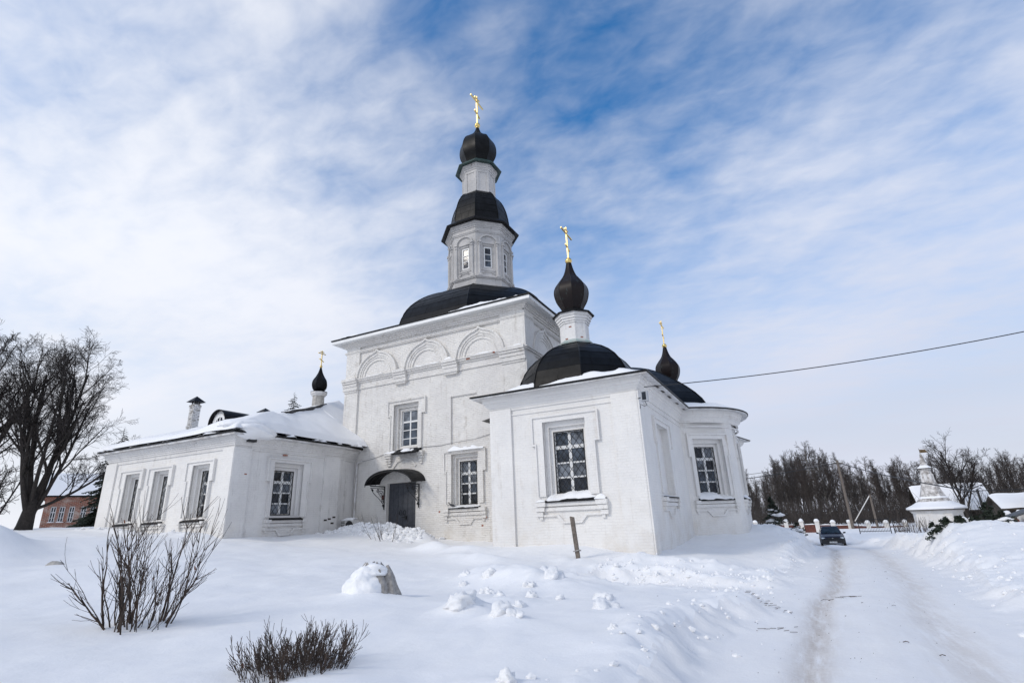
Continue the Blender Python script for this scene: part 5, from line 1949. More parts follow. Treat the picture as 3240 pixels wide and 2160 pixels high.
def draped(c, w_, h_, seed, a0, a1, thick=1.0):
    m = MB(); n, q = 26, 9
    for i in range(n + 1):
        a = a0 + (a1 - a0) * i / n
        for j in range(q + 1):
            s_ = j / q
            rr = w_ * (1 - .62 * s_ ** 2.2) * (1 + .11 * float(fbm(a * 3.1 + seed, s_ * 2 + seed, 4)) + .11 * math.sin(a * 9 + seed + 2 * math.sin(s_ * 3)))
            m.v.append((c[0] + rr * math.cos(a), c[1] + rr * .75 * math.sin(a), c[2] - .25 + (h_ + .25) * s_ * (1 + .10 * math.sin(a * 5 + seed))))
    for i in range(n):
        for j in range(q):
            b = i * (q + 1) + j
            m.f.append((b, b + q + 1, b + q + 2, b + 1))
    k = len(m.v)
    for x, y, z in list(m.v):
        dx, dy = x - c[0], y - c[1]
        m.v.append((c[0] + dx * .955, c[1] + dy * .955, z - .01))
    m.f += [tuple(i + k for i in f)[::-1] for f in list(m.f)]
    return m


draped((-7.2, 8.2, wz), .43, .40, 4, 0, R(360)).build('sackcloth', 'burlap', t, True)
draped((-7.06, 8.30, wz - .05), .38, .38, 9, R(-80), R(80)).build('sackcloth', 'burlap', t, True)
blob(t, 'snow', (-7.25, 8.08, wz - .08), (.42, .40, .46), 31, 'snow', 5, .12, .3)
blob(t, 'snow', (-7.18, 8.20, wz + .27), (.33, .27, .17), 34, 'snow', 4, .16, .5)

t = thing_at('wooden_stake', (-6.22, 16.5, -1.2), 'grey weathered stake leaning in the snow before the chapel window', 'stake')
q = MB(); Fs = Fr((0, 16.5, 0), (1, 0, 0))
zb = gz(-6.2, 16.5)
q.box8([(-6.28, 16.45, zb - .3), (-6.16, 16.45, zb - .3), (-6.16, 16.53, zb - .3), (-6.28, 16.53, zb - .3), (-6.42, 16.45, .06), (-6.29, 16.45, .03), (-6.29, 16.53, .03), (-6.42, 16.53, .06)])
q.build('board', 'wood_grey', t)
q = MB(); q.tube([(-6.36, 16.42, zb + .20), (-6.17, 16.43, zb + .24), (-6.16, 16.55, zb + .22), (-6.35, 16.55, zb + .2), (-6.36, 16.42, zb + .20)], .018, 4); q.build('rag', 'burlap', t)
# stone half under the snow in the left field
o = blob(None, 'stone', (-17.2, 7.55, gz(-17.2, 7.55)), (.26, .2, .13), 17, 'concrete', 3, .2)
tag(o, 'grey stone poking out of the snow in the left field', 'stone')
LUMPS = ('left snow lump of the large pair above the low shrub', 'largest snow lump above the low shrub', 'right-hand large snow lump below the long pile', 'small snow lump right of the right-hand large one',
         'small lone snow lump just above the large pair', 'small snow lump left of centre under the long pile', 'snow lump at the centre under the long pile', 'small snow lump right of centre under the long pile', 'upper of two snow lumps right of the long pile', 'lower of two snow lumps right of the long pile',
         'snow lump under the left half of the long pile', 'snow lump on the left crest of the long pile', 'snow lump at the left foot of the long pile', 'snow lump at the right foot of the long pile', 'biggest snow lump at the right end of the pile', 'snow lump on top of the long pile',
         'snow lump on the low ridge left of the track', 'smallest snow lump on the low ridge by the track', 'snow lump cut by the bottom edge of the picture', 'tiny snow lump near the bottom by the track', 'lone snow lump left of the long pile', 'snow lump furthest left, behind the long pile')
for k, (x, y, s_) in enumerate(((-4.95, 7.75, .24), (-4.70, 7.35, .30), (-3.85, 7.05, .24), (-3.6, 6.95, .15), (-4.2, 8.3, .14), (-4.9, 8.9, .13), (-4.4, 9.2, .16), (-3.9, 9.3, .15), (-3.1, 9.3, .24), (-2.8, 8.3, .25), (-5.5, 9.6, .15), (-6.3, 11.0, .20), (-5.8, 10.0, .16),
                                (-5.0, 10.3, .18), (-4.7, 10.9, .30), (-5.3, 11.7, .2), (-1.75, 7.0, .12), (-2.1, 6.5, .08), (-2.3, 4.25, .12), (-1.2, 5.3, .06), (-6.7, 10.6, .16), (-7.1, 11.3, .18))):
    o = blob(None, 'snow_lump', (x, y, gz(x, y) - s_ * .2), (s_ * .78, s_ * .68, s_ * .68), 400 + k, 'snow_rough', 4, .34, .4)
    o.rotation_euler = (0, 0, k * 1.1)
    tag(o, LUMPS[k], 'snow lump', 'lumps of snow on the field edge')

# clods along the door bank and the ploughed edges: too many to count
cl = MB()
rs = random.Random(91)
import bmesh
_b = bmesh.new(); bmesh.ops.create_icosphere(_b, subdivisions=1, radius=1.0)
ico_v = [v.co.copy() for v in _b.verts]; ico_f = [tuple(v.index for v in f.verts) for f in _b.faces]; _b.free()


def clods(mb, gen, n, smin, smax):
    P = [gen() for _ in range(n)]
    zs = ground_h(np.array([p[0] for p in P]), np.array([p[1] for p in P]))[0]
    for (x, y), z in zip(P, zs):
        s_ = smin + (smax - smin) * rs.random() ** 2.2
        sc = (s_ * rs.uniform(.7, 1.3), s_ * rs.uniform(.7, 1.3), s_ * rs.uniform(.5, .9))
        mb.add([(x + v.x * sc[0] * rs.uniform(.75, 1.25), y + v.y * sc[1] * rs.uniform(.75, 1.25), z + s_ * .1 + v.z * sc[2] * rs.uniform(.75, 1.25)) for v in ico_v], ico_f)


clods(cl, lambda: (rs.uniform(-20.4, -14.8), 20.2 + rs.gauss(0, .42)), 900, .03, .16)
clods(cl, lambda: (rs.uniform(-29.8, -20.8), 13.95 + rs.gauss(0, .25)), 260, .02, .10)
clods(cl, lambda: (lambda y: (float(road_c(y)) + rs.choice((-1, 1)) * rs.gauss(2.3, .35), y))(rs.uniform(3.5, 36)), 700, .012, .06)
clods(cl, lambda: (rs.uniform(-5.5, -.8), 15.9 + rs.gauss(0, .5)), 320, .015, .08)
clods(cl, lambda: (rs.gauss(5.2, .9), rs.uniform(12, 30)), 140, .01, .06)
tag(cl.build('snow_clods', 'snow_rough', None, False), 'broken clods of snow along the shovelled and ploughed banks', 'snow', None, 'stuff')
# bits of dirt, bark and twigs lying on the track
db = MB()
clods(db, lambda: (lambda y: (float(road_c(y)) + rs.choice((-.8, -.8, .78, 0.0)) + rs.gauss(0, .45), y))(rs.uniform(4, 26)), 200, .003, .010)
clods(db, lambda: (rs.gauss(-.6, 1.0), rs.gauss(11.5, 2.2)), 90, .003, .011)
for i in range(9):
    y = rs.uniform(4.5, 24); x = float(road_c(y)) + rs.gauss(-.2, .9); a = rs.uniform(-.5, .5) + (0 if rs.random() < .8 else 1.2); L = rs.uniform(.03, .09); z = gz(x, y) + .008
    db.tube([(x, y, z), (x + L * .5 * math.cos(a), y + L * .5 * math.sin(a), z + .01), (x + L * math.cos(a), y + L * math.sin(a), z)], rs.uniform(.003, .006), 3, False)
for x0, y0, n_ in ((-.75, 11.3, 22), (.42, 13.6, 22), (-.6, 9.7, 8), (1.3, 6.4, 8)):
    for i in range(n_):
        x, y = x0 + rs.gauss(0, .22), y0 + rs.gauss(0, .09); z = gz(x, y) + .01; a = rs.gauss(0, .35); L = rs.uniform(.03, .12)
        db.tube([(x, y, z), (x + L * math.cos(a), y + L * math.sin(a), z + .005)], .004, 3, False)
tag(db.build('track_litter', 'dirt', None), 'dark crumbs of dirt and bark scattered on the track', 'litter', None, 'stuff')
# ================================================================== beyond: brick house on the left
t = thing_at('brick_house', (-70, 29, .3), 'old red-brick house with peeling whitewash behind the left tree', 'house')
hd = Vector((.42, .907, 0)).normalized()
Fh = Fr((-69.4, 28.4, 0), hd)
WN = [(1.18, .42), (1.88, .42), (2.68, .42), (3.68, .42), (4.46, .42)]
m = MB()
holes = [(-5.5 + 5.0 + c - .23, -5.5 + 5.0 + c + .23, 1.72, 3.32, .16) for c, _ in WN]
m.wall(Fh, -.15, 14, -1.0, 4.25, holes)
m.wall(Fr((-69.4 + hd.x * 14, 28.4 + hd.y * 14, 0), (-hd.y, hd.x, 0)), 0, 9, -1, 4.25)
m.wall(Fr((-69.4 - hd.x * .15 - hd.y * 9, 28.4 - hd.y * .15 + hd.x * 9, 0), (hd.y, -hd.x, 0)), 0, 9, -1, 4.25)
hw_ = m.build('wall', 'old_brick', t)
m = MB()
m.fbox(Fh, -.25, 14.1, 4.0, 4.12, -.02, .10); m.fbox(Fh, -.25, 14.1, 4.12, 4.28, -.02, .18)
m.build('cornice', 'old_brick', t)
for h in holes:
    m = MB()
    a0, a1, b0, b1, _ = h
    for x0, x1, y0, y1 in ((a0, a0 + .07, b0, b1), (a1 - .07, a1, b0, b1), (a0, a1, b0, b0 + .09), (a0, a1, b1 - .09, b1), ((a0 + a1) / 2 - .035, (a0 + a1) / 2 + .035, b0, b1), (a0, a1, b1 - .62, b1 - .54), (a0, a1, b1 - 1.15, b1 - 1.11)):
        m.fbox(Fh, x0, x1, y0, y1, -.15, -.10)
    wf = m.build('window', 'white_frame', t)
    m = MB(); m.fbox(Fh, a0, a1, b0, b1, -.20, -.13); m.build('pane', 'glass', wf)
    m = MB(); m.fbox(Fh, a0 - .12, a1 + .12, b0 - .10, b0, -.02, .12); m.build('sill', 'old_brick', wf)
    snow_strip(Fh, a0 - .10, a1 + .10, b0, -.05, .12, .10, int(a0 * 31) % 97, wf)
m = MB()
m.add([Fh.p(-.6, 4.30, .45), Fh.p(14.5, 4.30, .45), Fh.p(14.5, 6.9, -4.5), Fh.p(-.6, 6.9, -4.5), Fh.p(14.5, 4.30, -9.5), Fh.p(-.6, 4.30, -9.5)], [(0, 1, 2, 3), (3, 2, 4, 5), (0, 3, 5), (1, 4, 2)])
rf = m.build('roof', 'roof_metal_dark', t)
m = MB()
m.add([Fh.p(-.6, 4.42, .42), Fh.p(14.5, 4.42, .42), Fh.p(14.5, 7.15, -4.5), Fh.p(-.6, 7.15, -4.5), Fh.p(14.5, 4.42, -9.5), Fh.p(-.6, 4.42, -9.5)], [(0, 1, 2, 3), (3, 2, 4, 5), (0, 3, 5), (1, 4, 2)])
m.build('roof_snow', 'snow', rf)
q = MB(); q.tube([(-64.2, 29.2, 0), (-64.0, 29.25, 2.3)], .13, 6)
tag(q.build('wooden_post', 'wood_grey', None), 'weathered wooden post standing before the brick house', 'post')

# ================================================================== beyond: fence and corner tower on the right
def fence_post(parent, x, y, z0, z1, wd, rz, seed):
    m = MB()
    h = wd / 2
    m.box(-h, h, -h, h, z0, z1 - .34 * wd)
    m.box(-h * 1.22, h * 1.22, -h * 1.22, h * 1.22, z1 - .34 * wd, z1 - .18 * wd)
    m.add([(-h * 1.1, -h * 1.1, z1 - .18 * wd), (h * 1.1, -h * 1.1, z1 - .18 * wd), (h * 1.1, h * 1.1, z1 - .18 * wd), (-h * 1.1, h * 1.1, z1 - .18 * wd), (0, 0, z1 + .2 * wd)], [(0, 1, 4), (1, 2, 4), (2, 3, 4), (3, 0, 4)])
    o = m.build('post', 'whitewash_aged', parent)
    o.location = (x, y, 0); o.rotation_euler = (0, 0, rz)
    b = blob(None, 'snow_cap', (0, 0, z1 - .15 * wd), (wd * .62, wd * .62, wd * .62), seed, 'snow', 2, .15, .25)
    b.parent = o
    return o


t = thing_at('brick_fence', (4, 74.8, -2.5), 'long fence of white posts with round snow caps and red panels before the wood', 'fence')
PX = [(-8.2, -1.25), (-6.4, -1.25), (-4.6, -1.28), (-2.9, -1.28), (-1.2, -1.30), (.45, -1.32), (2.09, -1.36), (3.72, -1.50), (5.42, -1.55), (7.18, -1.72), (8.92, -1.74), (10.7, -1.76)]
for k, (x, z) in enumerate(PX):
    fence_post(t, x, 74.8, -3.2, z - .05, .46, 0, 500 + k)
    if k + 1 < len(PX):
        x2, z2 = PX[k + 1]
        m = MB(); m.box8([(x + .23, 74.7, -3.2), (x2 - .23, 74.7, -3.2), (x2 - .23, 74.85, -3.2), (x + .23, 74.85, -3.2), (x + .23, 74.7, z - .48), (x2 - .23, 74.7, z2 - .48), (x2 - .23, 74.85, z2 - .48), (x + .23, 74.85, z - .48)])
        m.build('panel', 'fence_paint', t)
        Ff = Fr((0, 74.75, 0), (1, 0, 0))
        snow_strip(Ff, x + .25, x2 - .25, (z + z2) / 2 - .49, -.12, .08, .10, 600 + k, t, step=.3)
t = thing_at('brick_fence', (12, 43, -1.5), 'nearer fence of arched white posts with a red panel at the right edge', 'fence')
for k, (x, y, z) in enumerate(((9.35, 43.8, -.98), (9.75, 43.8, -1.0), (11.48, 43.5, -.72), (12.05, 43.3, -.66), (13.2, 43.0, -.62), (14.4, 42.7, -.6))):
    fence_post(t, x, y, -2.6, z - .06, .34, .2, 520 + k)
for (xa, ya, xb, yb, z) in ((9.52, 43.8, 9.6, 43.8, -1.2), (11.65, 43.45, 11.9, 43.35, -1.12), (12.2, 43.25, 13.05, 43.05, -1.1), (13.35, 42.95, 14.25, 42.75, -1.05), (9.92, 43.78, 11.3, 43.55, -1.2)):
    m = MB(); m.box8([(xa, ya - .06, -2.6), (xb, yb - .06, -2.6), (xb, yb + .06, -2.6), (xa, ya + .06, -2.6), (xa, ya - .06, z), (xb, yb - .06, z), (xb, yb + .06, z), (xa, ya + .06, z)]); m.build('panel', 'fence_paint', t)

# gate of thin iron bars standing open by the tower
t = thing_at('iron_gate', (9.2, 60, -2.3), 'dark iron gate leaves standing open before the fence tower', 'gate')
for x0, x1, y in ((5.0, 7.4, 60.0), (7.6, 8.7, 59.4)):
    m = MB()
    m.tube([(x0, y, -2.5), (x0, y, -1.18)], .04, 5); m.tube([(x1, y, -2.5), (x1, y, -1.10)], .04, 5)
    m.tube([(x0, y, -1.22), (x1, y, -1.18)], .025, 4); m.tube([(x0, y, -2.2), (x1, y, -2.2)], .025, 4)
    lf = m.build('gate_leaf', 'iron', t)
    k = int((x1 - x0) / .12)
    for i in range(1, k):
        x = x0 + (x1 - x0) * i / k
        m = MB(); m.tube([(x, y, -2.3), (x, y, -1.12)], .011, 4, False); m.build('gate_bar', 'iron', lf)

t = thing_at('fence_tower', (13.7, 73.6, -2.5), 'white octagonal corner tower with snowy tent roof and flag-shaped vane', 'tower')
TC = (13.65, 73.7)
def tp(*p):
    return [(r, z) for r, z in p]
m = MB(); octa_lathe(m, TC, tp((2.05, -4), (2.05, -1.0), (2.15, -.98), (2.15, -.86), (2.25, -.84), (2.25, -.70))); m.build('wall', 'whitewash_aged', t)
m = MB(); octa_lathe(m, TC, tp((2.1, -.70), (2.52, -.72), (2.52, -.66), (2.3, -.6))); m.build('eave', 'wood_dark', t)
m = MB(); octa_lathe(m, TC, smooth_prof([(2.5, -.62), (2.48, -.42), (1.9, -.12), (1.35, .28), (1.08, .75)], 16)); smooth_by_angle(m.build('roof_snow', 'snow', t), 40)
m = MB(); octa_lathe(m, TC, tp((1.7, -.1), (1.16, .55), (.92, 1.2), (.70, 1.95), (.56, 2.6), (.46, 3.35), (.46, 3.45), (.55, 3.5), (.55, 3.6), (.40, 3.65))); m.build('tent', 'tent_plaster', t)
m = MB(); octa_lathe(m, TC, tp((.46, 3.62), (.62, 3.62), (.62, 3.67), (.3, 3.8))); m.build('eave', 'wood_dark', t)
m = MB(); octa_lathe(m, TC, smooth_prof([(.62, 3.68), (.56, 3.80), (.40, 3.92), (.34, 4.0)], 8)); m.build('roof_snow', 'snow', t)
m = MB(); octa_lathe(m, TC, tp((.36, 3.85), (.22, 4.5), (.10, 5.05))); m.build('spire', 'tent_plaster', t)
m = MB(); m.lathe((*TC, 5.12), [(.001, -.13), (.09, -.09), (.13, 0), (.09, .09), (.001, .13)], 12); m.build('ball', 'concrete', t, True)
m = MB(); m.tube([(*TC, 5.0), (*TC, 5.85)], .025, 5); m.prism(Fr((TC[0], TC[1], 0), (1, 0, 0)), [(.03, 5.36), (.74, 5.36), (.54, 5.70), (.03, 5.72)], -.012, .012); m.build('vane', 'vane_brass', t)
q = MB()
for k in (-1, 0, 1):
    f = octa_frames(TC, .62, (k,))[0]
    for s_ in (-1, 1):
        q.fbox(f, s_ * .17 - .07, s_ * .17 + .07, 2.45, 3.05, -.2, -.03)
q.build('niche', 'whitewash_aged', t)

# barns and sheds
def gable(name, label, x0, x1, y, depth, z_e, z_r, wall_m, rz=0.0, over=.4, snow_t=.25, z0=-3.0):
    """shed with its ridge along X; front slope faces the camera"""
    t = thing_at(name, ((x0 + x1) / 2, y, z0), label, 'shed' if name != 'barn' else 'barn')
    m = MB()
    yb, yr = y + depth, y + depth / 2
    m.add([(x0, y, z0), (x1, y, z0), (x1, yb, z0), (x0, yb, z0), (x0, y, z_e), (x1, y, z_e), (x1, yb, z_e), (x0, yb, z_e), (x0, yr, z_r), (x1, yr, z_r)],
          [(0, 1, 5, 4), (2, 3, 7, 6), (1, 2, 6, 9, 5), (3, 0, 4, 8, 7)])
    m.build('wall', wall_m, t)
    k = (z_r - z_e) / (depth / 2)
    m = MB()
    a, b = x0 - over, x1 + over
    ze = z_e - over * k
    m.add([(a, y - over, ze), (b, y - over, ze), (b, yr, z_r), (a, yr, z_r), (b, yb + over, ze), (a, yb + over, ze),
           (a, y - over, ze + .08), (b, y - over, ze + .08), (b, yr, z_r + .08), (a, yr, z_r + .08), (b, yb + over, ze + .08), (a, yb + over, ze + .08)],
          [(1, 0, 3, 2), (3, 5, 4, 2), (6, 7, 8, 9), (9, 8, 10, 11), (0, 1, 7, 6), (1, 2, 8, 7), (2, 4, 10, 8), (5, 3, 9, 11), (3, 0, 6, 9), (4, 5, 11, 10)])
    rf = m.build('roof', 'wood_dark', t)
    if snow_t:
        m = MB()
        n = 24
        for s_ in (0, 1):
            for i in range(n + 1):
                x = a + .05 + (b - a - .1) * i / n
                for j in range(7):
                    u = j / 6
                    yy = (y - over + .05) + (yr - y + over - .05) * u if not s_ else (yb + over - .05) + (yr - yb - over + .05) * u
                    zz = ze + (z_r - ze) * u + .085
                    e = min(1, min(i, n - i) / 1.5 + .15, j / 1.2 + .15)
                    m.v.append((x, yy, zz + snow_t * e ** .5 * (1 + .25 * float(fbm(x * .7, yy * .7, 3)))))
            base = s_ * (n + 1) * 7
            for i in range(n):
                for j in range(6):
                    q = base + i * 7 + j
                    m.f.append((q, q + 7, q + 8, q + 1) if not s_ else (q, q + 1, q + 8, q + 7))
        m.build('roof_snow', 'snow', rf, True)
    return t


gable('barn', 'old dark barn under a deep snow roof behind the fence tower', 15.6, 22.2, 90, 6.0, -.5, 2.1, 'wood_dark', over=.8)
gable('shed', 'low snow-covered shed right of the barn with a dark gable', 19.0, 27.0, 72, 5.0, -.75, .35, 'wood_dark', over=.5)
gable('shed', 'tall dark plank shed cut off by the right edge', 21.6, 28, 67.5, 5, 1.2, 3.0, 'wood_dark', over=.3)
t = thing_at('lean_to', (14.8, 41, -2), 'lean-to with a grey sheet roof sloping up at the right edge', 'shed')
m = MB()
m.add([(10.6, 40.2, -1.05), (16.8, 39.0, 1.35), (17.1, 41.5, 1.35), (10.9, 42.7, -1.05), (10.6, 40.2, -.95), (16.8, 39.0, 1.47), (17.1, 41.5, 1.47), (10.9, 42.7, -.95)],
      [(3, 2, 1, 0), (4, 5, 6, 7), (0, 1, 5, 4), (1, 2, 6, 5), (2, 3, 7, 6), (3, 0, 4, 7)])
m.build('roof', 'shed_metal', t)
for x, y, z in ((12.6, 40.6, -.4), (14.9, 40.2, .45)):
    m = MB(); m.tube([(x, y, -2.2), (x, y, z)], .06, 6); m.build('post', 'wood_dark', t)
m = MB(); m.add([(12.2, 42.5, -2.2), (17.1, 41.5, -2.2), (17.1, 41.5, 1.3), (12.2, 42.5, -.6)], [(0, 1, 2, 3)]); m.add([(12.2, 42.54, -2.2), (17.1, 41.54, -2.2), (17.1, 41.54, 1.3), (12.2, 42.54, -.6)], [(3, 2, 1, 0)]); m.build('wall', 'wood_dark', t)

# ---- poles and wires
def pole(x, y, z0, z1, r, label, m_='wood_grey', arm=True):
    t = thing_at('utility_pole', (x, y, z0), label, 'pole')
    q = MB(); q.tube([(x, y, z0 - .5), (x, y, z1)], [r, r * .72], 8); q.build('shaft', m_, t)
    if arm:
        q = MB(); q.box(x - .55, x + .55, y - .09, y - .02, z1 - .42, z1 - .32); q.build('crossarm', 'wood_grey', t)
        for k in (-.48, -.18, .18, .48):
            q = MB(); q.lathe((x + k, y - .055, z1 - .32), [(.02, 0), (.06, .03), (.05, .08), (.07, .1), (.04, .16), (.01, .18)], 8); q.build('insulator', 'porcelain', t, True)
    return t


pole(5.62, 74.4, -2.6, 5.3, .17, 'tall grey wooden utility pole with crossarm behind the car')
t = pole(8.0, 74.2, -2.6, 1.25, .13, 'short wooden pole with a slanting white brace', arm=False)
q = MB(); q.tube([(7.9, 74.1, 1.05), (5.95, 74.2, -1.6)], .055, 6); q.build('brace', 'whitewash_aged', t)
pole(10.43, 43.6, -2.2, .72, .085, 'dark metal post with a wire clamp behind the conifer hedge', 'iron', arm=False)


def wire(name, a, b, sag, r, label, mt='wire_black'):
    a, b = Vector(a), Vector(b)
    q = MB()
    q.tube([a.lerp(b, i / 24) + Vector((0, 0, -sag * 4 * (i / 24) * (1 - i / 24))) for i in range(25)], r, 5, False)
    return tag(q.build(name, mt, None), label, 'wire')


wire('overhead_wire', (-3.95, 18.25, 4.30), (13.0, 21.6, 5.65), .42, .016, 'black overhead wire running from the chapel corner to the right edge')
wire('overhead_wire', (5.5, 74.3, 5.0), (-14.5, 72.0, 3.3), .35, .045, 'wire running left from the utility pole behind the apse')
wire('overhead_wire', (5.3, 74.3, 5.2), (-14.5, 73.0, 3.9), .25, .026, 'thin upper wire running left from the utility pole')
wire('overhead_wire', (5.8, 74.3, 4.95), (10.43, 43.6, .55), .25, .045, 'thick wire sagging from the utility pole down to the metal post')
wire('overhead_wire', (10.43, 43.6, .62), (22.0, 48, .9), .12, .022, 'short wire leading right from the metal post to the sheds')

# ---- snow-laden small conifers
def laden(name, loc, h, rad, seed, label, n=46, snow=True, lean=0.0):
    root = thing(name, (0, 0, 0), label, 'conifer')
    rs = random.Random(seed)
    c = MB()
    for i in range(n):
        f = (i + .5) / n
        z = h * f
        L = rad * (1 - f) ** .8 * rs.uniform(.7, 1.1) + .08
        a = rs.uniform(0, 6.28)
        for q in range(26):
            s_ = rs.uniform(.2, 1.0)
            px, py, pz = L * s_ * math.cos(a + rs.gauss(0, .22)) + lean * f, L * s_ * math.sin(a + rs.gauss(0, .22)), z - .35 * L * s_ + rs.gauss(0, .03)
            w_ = (.05 + .03 * rad) * rs.uniform(.6, 1.4)
            v = Vector((rs.gauss(0, 1), rs.gauss(0, 1), rs.gauss(0, .6))).normalized() * w_
            u = Vector((rs.gauss(0, 1), rs.gauss(0, 1), rs.gauss(0, .6))).normalized() * w_ * .5
            p = Vector((px, py, pz))
            c.add([tuple(p - v), tuple(p + u), tuple(p + v), tuple(p - u)], [(0, 1, 2, 3)])
    t_ = MB(); t_.tube([(0, 0, -.3), (lean, 0, h)], [.05, .01], 5); t_.build('trunk', 'bark', root)
    c.build('crown', 'needles', root)
    root.location = loc
    if snow:
        for k in range(8):
            f = rs.uniform(.0, .62)
            L = rad * (1 - f) ** .8 * rs.uniform(.1, .75)
            a = rs.uniform(3.3, 6.6) if k < 10 else rs.uniform(0, 6.28)
            s_ = rs.uniform(.12, .30) * (1.15 - f) * rad / .95
            b = blob(None, 'snow', (L * math.cos(a) + lean * f, L * math.sin(a), h * f), (s_ * 1.3, s_ * 1.1, s_ * .6), seed * 100 + k, 'snow', 3, .35, .5)
            b.parent = root
    return root


laden('young_spruce', (-1.15, 37.6, gz(-1.15, 37.6) - .15), 2.0, 1.0, 61, 'small spruce bowed under snow beside the track left of the car', lean=-.1)
laden('low_conifer', (-.05, 36.0, gz(-.05, 36) - .1), .55, .55, 62, 'low conifer sprig poking from the snow bank left of the car', 16)
for k, (x, y, dz, h, r_, sn, lab) in enumerate(((4.42, 24.9, .05, .50, .36, True, 'dark conifer tuft under a snow cap left on the big snow bank'), (4.70, 24.6, 0, .32, .34, False, 'low dark conifer sprig at the middle of the big snow bank'),
                                        (5.50, 24.4, 0, .30, .45, False, 'low creeping conifer right of the middle of the snow bank'), (5.95, 24.4, 0, .72, .40, False, 'tallest dark conifer on the big snow bank below the metal post'),
                                        (6.25, 24.3, -.02, .42, .50, True, 'snow-flecked conifer near the arched fence posts'), (5.08, 24.5, 0, .34, .36, False, 'small dark sprig between the conifer tufts on the bank'))):
    laden('low_conifer', (x, y, gz(x, y) - .12 + dz), h, r_, 70 + k, lab, 20, sn)
q = MB()
rs = random.Random(4)
for i in range(90):
    x, y = rs.uniform(7.4, 9.6), rs.uniform(56, 58); q.tube([(x, y, -2.4), (x + rs.gauss(0, .2), y, -2.4 + rs.uniform(.5, 1.4))], .012, 3, False)
tag(q.build('dry_weeds', 'twig_red', None), 'dry brown weeds by the open gate', 'weeds', None, 'stuff')


# ================================================================== cars
def car_body(secs, n=16):
    """loft of rounded sections: (y, half width, z bottom, z top, roundness)"""
    m = MB()
    for (y, hw, zb, zt, pw) in secs:
        for j in range(n):
            a = 2 * math.pi * j / n
            ca, sa = math.cos(a), math.sin(a)
            x = hw * math.copysign(abs(ca) ** pw, ca); z = (zb + zt) / 2 + (zt - zb) / 2 * math.copysign(abs(sa) ** pw, sa)
            m.v.append((x, y, z))
    k = len(secs)
    for i in range(k - 1):
        for j in range(n):
            m.f.append((i * n + j, i * n + (j + 1) % n, (i + 1) * n + (j + 1) % n, (i + 1) * n + j))
    m.f.append(tuple(range(n))); m.f.append(tuple((k - 1) * n + j for j in range(n))[::-1])
    return m


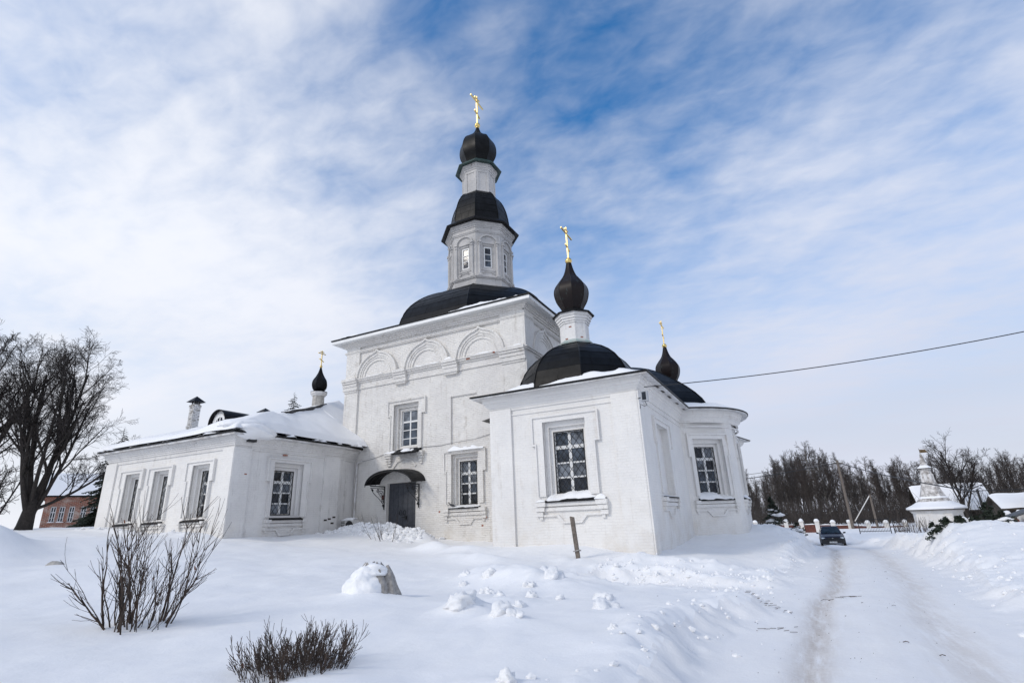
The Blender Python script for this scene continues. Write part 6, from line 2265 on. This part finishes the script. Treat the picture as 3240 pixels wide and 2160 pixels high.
def car(name, label, loc, rz, paint, plate=None):
    t = thing(name, (0, 0, 0), label, 'car')
    b = car_body([(-2.03, .62, .30, .60, .45), (-1.98, .76, .24, .68, .40), (-1.80, .82, .20, .74, .36), (-1.4, .845, .18, .80, .34), (-.8, .85, .18, .88, .32), (-.55, .85, .18, .93, .30), (.6, .85, .18, .94, .30), (1.5, .845, .18, .93, .32), (1.9, .80, .22, .90, .36), (2.03, .70, .32, .82, .45)], 24).build('body', paint, t)
    smooth_by_angle(b, 40)
    # cabin: trapezoid greenhouse
    m = MB()
    lo = [(-.66, -.74), (.66, -.74)]
    A = [(-.74, -.80, .90), (.74, -.80, .90), (.80, 1.75, .92), (-.80, 1.75, .92)]
    B = [(-.56, -.02, 1.34), (.56, -.02, 1.34), (.60, 1.15, 1.36), (-.60, 1.15, 1.36)]
    T_ = [(-.50, .12, 1.395), (.50, .12, 1.395), (.52, 1.05, 1.395), (-.52, 1.05, 1.395)]
    m.v = A + B + T_
    m.f = [(0, 1, 5, 4), (1, 2, 6, 5), (2, 3, 7, 6), (3, 0, 4, 7), (4, 5, 9, 8), (5, 6, 10, 9), (6, 7, 11, 10), (7, 4, 8, 11), (8, 9, 10, 11)]
    m.build('cabin', paint, t)

    def glass(pts, nm):
        a = [Vector(p) for p in pts]
        c = sum(a, Vector()) / len(a)
        n = (a[1] - a[0]).cross(a[2] - a[0]).normalized()
        q = MB(); vs = [tuple(c + (p - c) * .88 + n * .008) for p in a]; vb = [tuple(c + (p - c) * .88 - n * .01) for p in a]
        k = len(a); q.add(vs + vb, [tuple(range(k)), tuple(range(2 * k - 1, k - 1, -1))] + [(i, i + k, (i + 1) % k + k, (i + 1) % k) for i in range(k)])
        q.build(nm, 'car_glass', t)
    glass([A[0], A[1], B[1], B[0]], 'windscreen'); glass([A[2], A[3], B[3], B[2]], 'rear_window')
    glass([A[1], A[2], B[2], B[1]], 'side_window'); glass([A[3], A[0], B[0], B[3]], 'side_window')
    q = MB(); q.add([(-.70, -2.075, .20), (.70, -2.075, .20), (.80, -1.98, .22), (.845, -1.6, .22), (.845, -1.6, .50), (.80, -1.985, .50), (.70, -2.085, .50), (-.70, -2.085, .50), (-.80, -1.985, .50), (-.845, -1.6, .50), (-.845, -1.6, .22), (-.80, -1.98, .22)],
                    [(0, 1, 6, 7), (1, 2, 5, 6), (2, 3, 4, 5), (0, 7, 8, 11), (11, 8, 9, 10), (7, 6, 5, 4, 9, 8)])
    q.build('bumper', 'black_plastic', t)
    q = MB(); q.box(-.42, .42, -2.092, -2.08, .36, .42); q.build('air_intake', 'rubber', t)
    q = MB(); q.prism(Fr((0, -2.02, 0), (1, 0, 0)), [(-.36, .545), (.36, .545), (.42, .585), (.34, .625), (-.34, .625), (-.42, .585)], -.02, .045); q.build('grille', 'rubber', t)
    q = MB(); q.lathe((0, 0, 0), [(.001, 0), (.05, 0), (.05, .012), (.001, .014)], 14)
    o = q.build('emblem', 'steel', t); o.rotation_euler = (R(90), 0, 0); o.scale = (1, .6, 1); o.location = (0, -2.065, .585)
    for s_ in (-1, 1):
        q = MB(); q.prism(Fr((0, -1.99, 0), (1, 0, 0)), [(s_ * .47, .58), (s_ * .50, .545), (s_ * .74, .55), (s_ * .765, .60), (s_ * .73, .655), (s_ * .56, .645)][::s_], -.12, .03); q.build('headlight', 'lens', t)
        q = MB()
        q.v = [(s_ * .84, -.52, .86), (s_ * 1.02, -.56, .88), (s_ * 1.04, -.56, .99), (s_ * .86, -.54, .98), (s_ * .84, -.42, .87), (s_ * 1.01, -.44, .89), (s_ * 1.02, -.44, .98), (s_ * .86, -.43, .97)]
        q.f = [(0, 1, 2, 3), (7, 6, 5, 4), (0, 4, 5, 1), (1, 5, 6, 2), (2, 6, 7, 3), (3, 7, 4, 0)]
        q.build('wing_mirror', 'black_plastic', t)
        for y in (-1.28, 1.22):
            q = MB(); q.lathe((0, 0, 0), [(.17, -.08), (.28, -.085), (.295, -.06), (.295, .06), (.28, .085), (.17, .08)], 20); o = q.build('tyre', 'rubber', t, True)
            o.rotation_euler = (0, R(90), 0); o.location = (s_ * .78, y, .29)
            q = MB(); q.lathe((0, 0, 0), [(.01, -.05), (.17, -.06), (.18, .05), (.01, .055)], 14); r_ = q.build('rim', 'steel', o)
    q = MB(); q.box(-.26, .26, -2.102, -2.09, .24, .35); pl = q.build('number_plate', 'plate_white', t)
    if plate:
        cu = bpy.data.curves.new('plate_text', 'FONT'); cu.body = plate; cu.size = .105; cu.align_x = 'CENTER'; cu.align_y = 'CENTER'; cu.extrude = .001
        tmp = bpy.data.objects.new('plate_text', cu); col.objects.link(tmp)
        me = bpy.data.meshes.new_from_object(tmp)
        bpy.data.objects.remove(tmp)
        o = obj('plate_text', me, pl, 'rubber'); o.rotation_euler = (R(90), 0, 0); o.location = (0, -2.104, .295)
    for s_ in (-.35, .35):
        q = MB(); q.tube([(s_ - .1, -.80, .925), (s_ + .28, -.62, .99)], .012, 4); q.build('wiper', 'black_plastic', t)
    t.location = loc; t.rotation_euler = (0, 0, rz)
    return t


car('parked_car', 'dark blue hatchback facing the camera on the snowy track', (2.28, 52.0, -2.86), R(-1), 'car_paint', 'C 556 XE 98')
car('parked_car', 'teal car half hidden behind the snowy spruce and the apse', (-3.1, 55.0, -2.95), R(60), 'car_paint_teal')
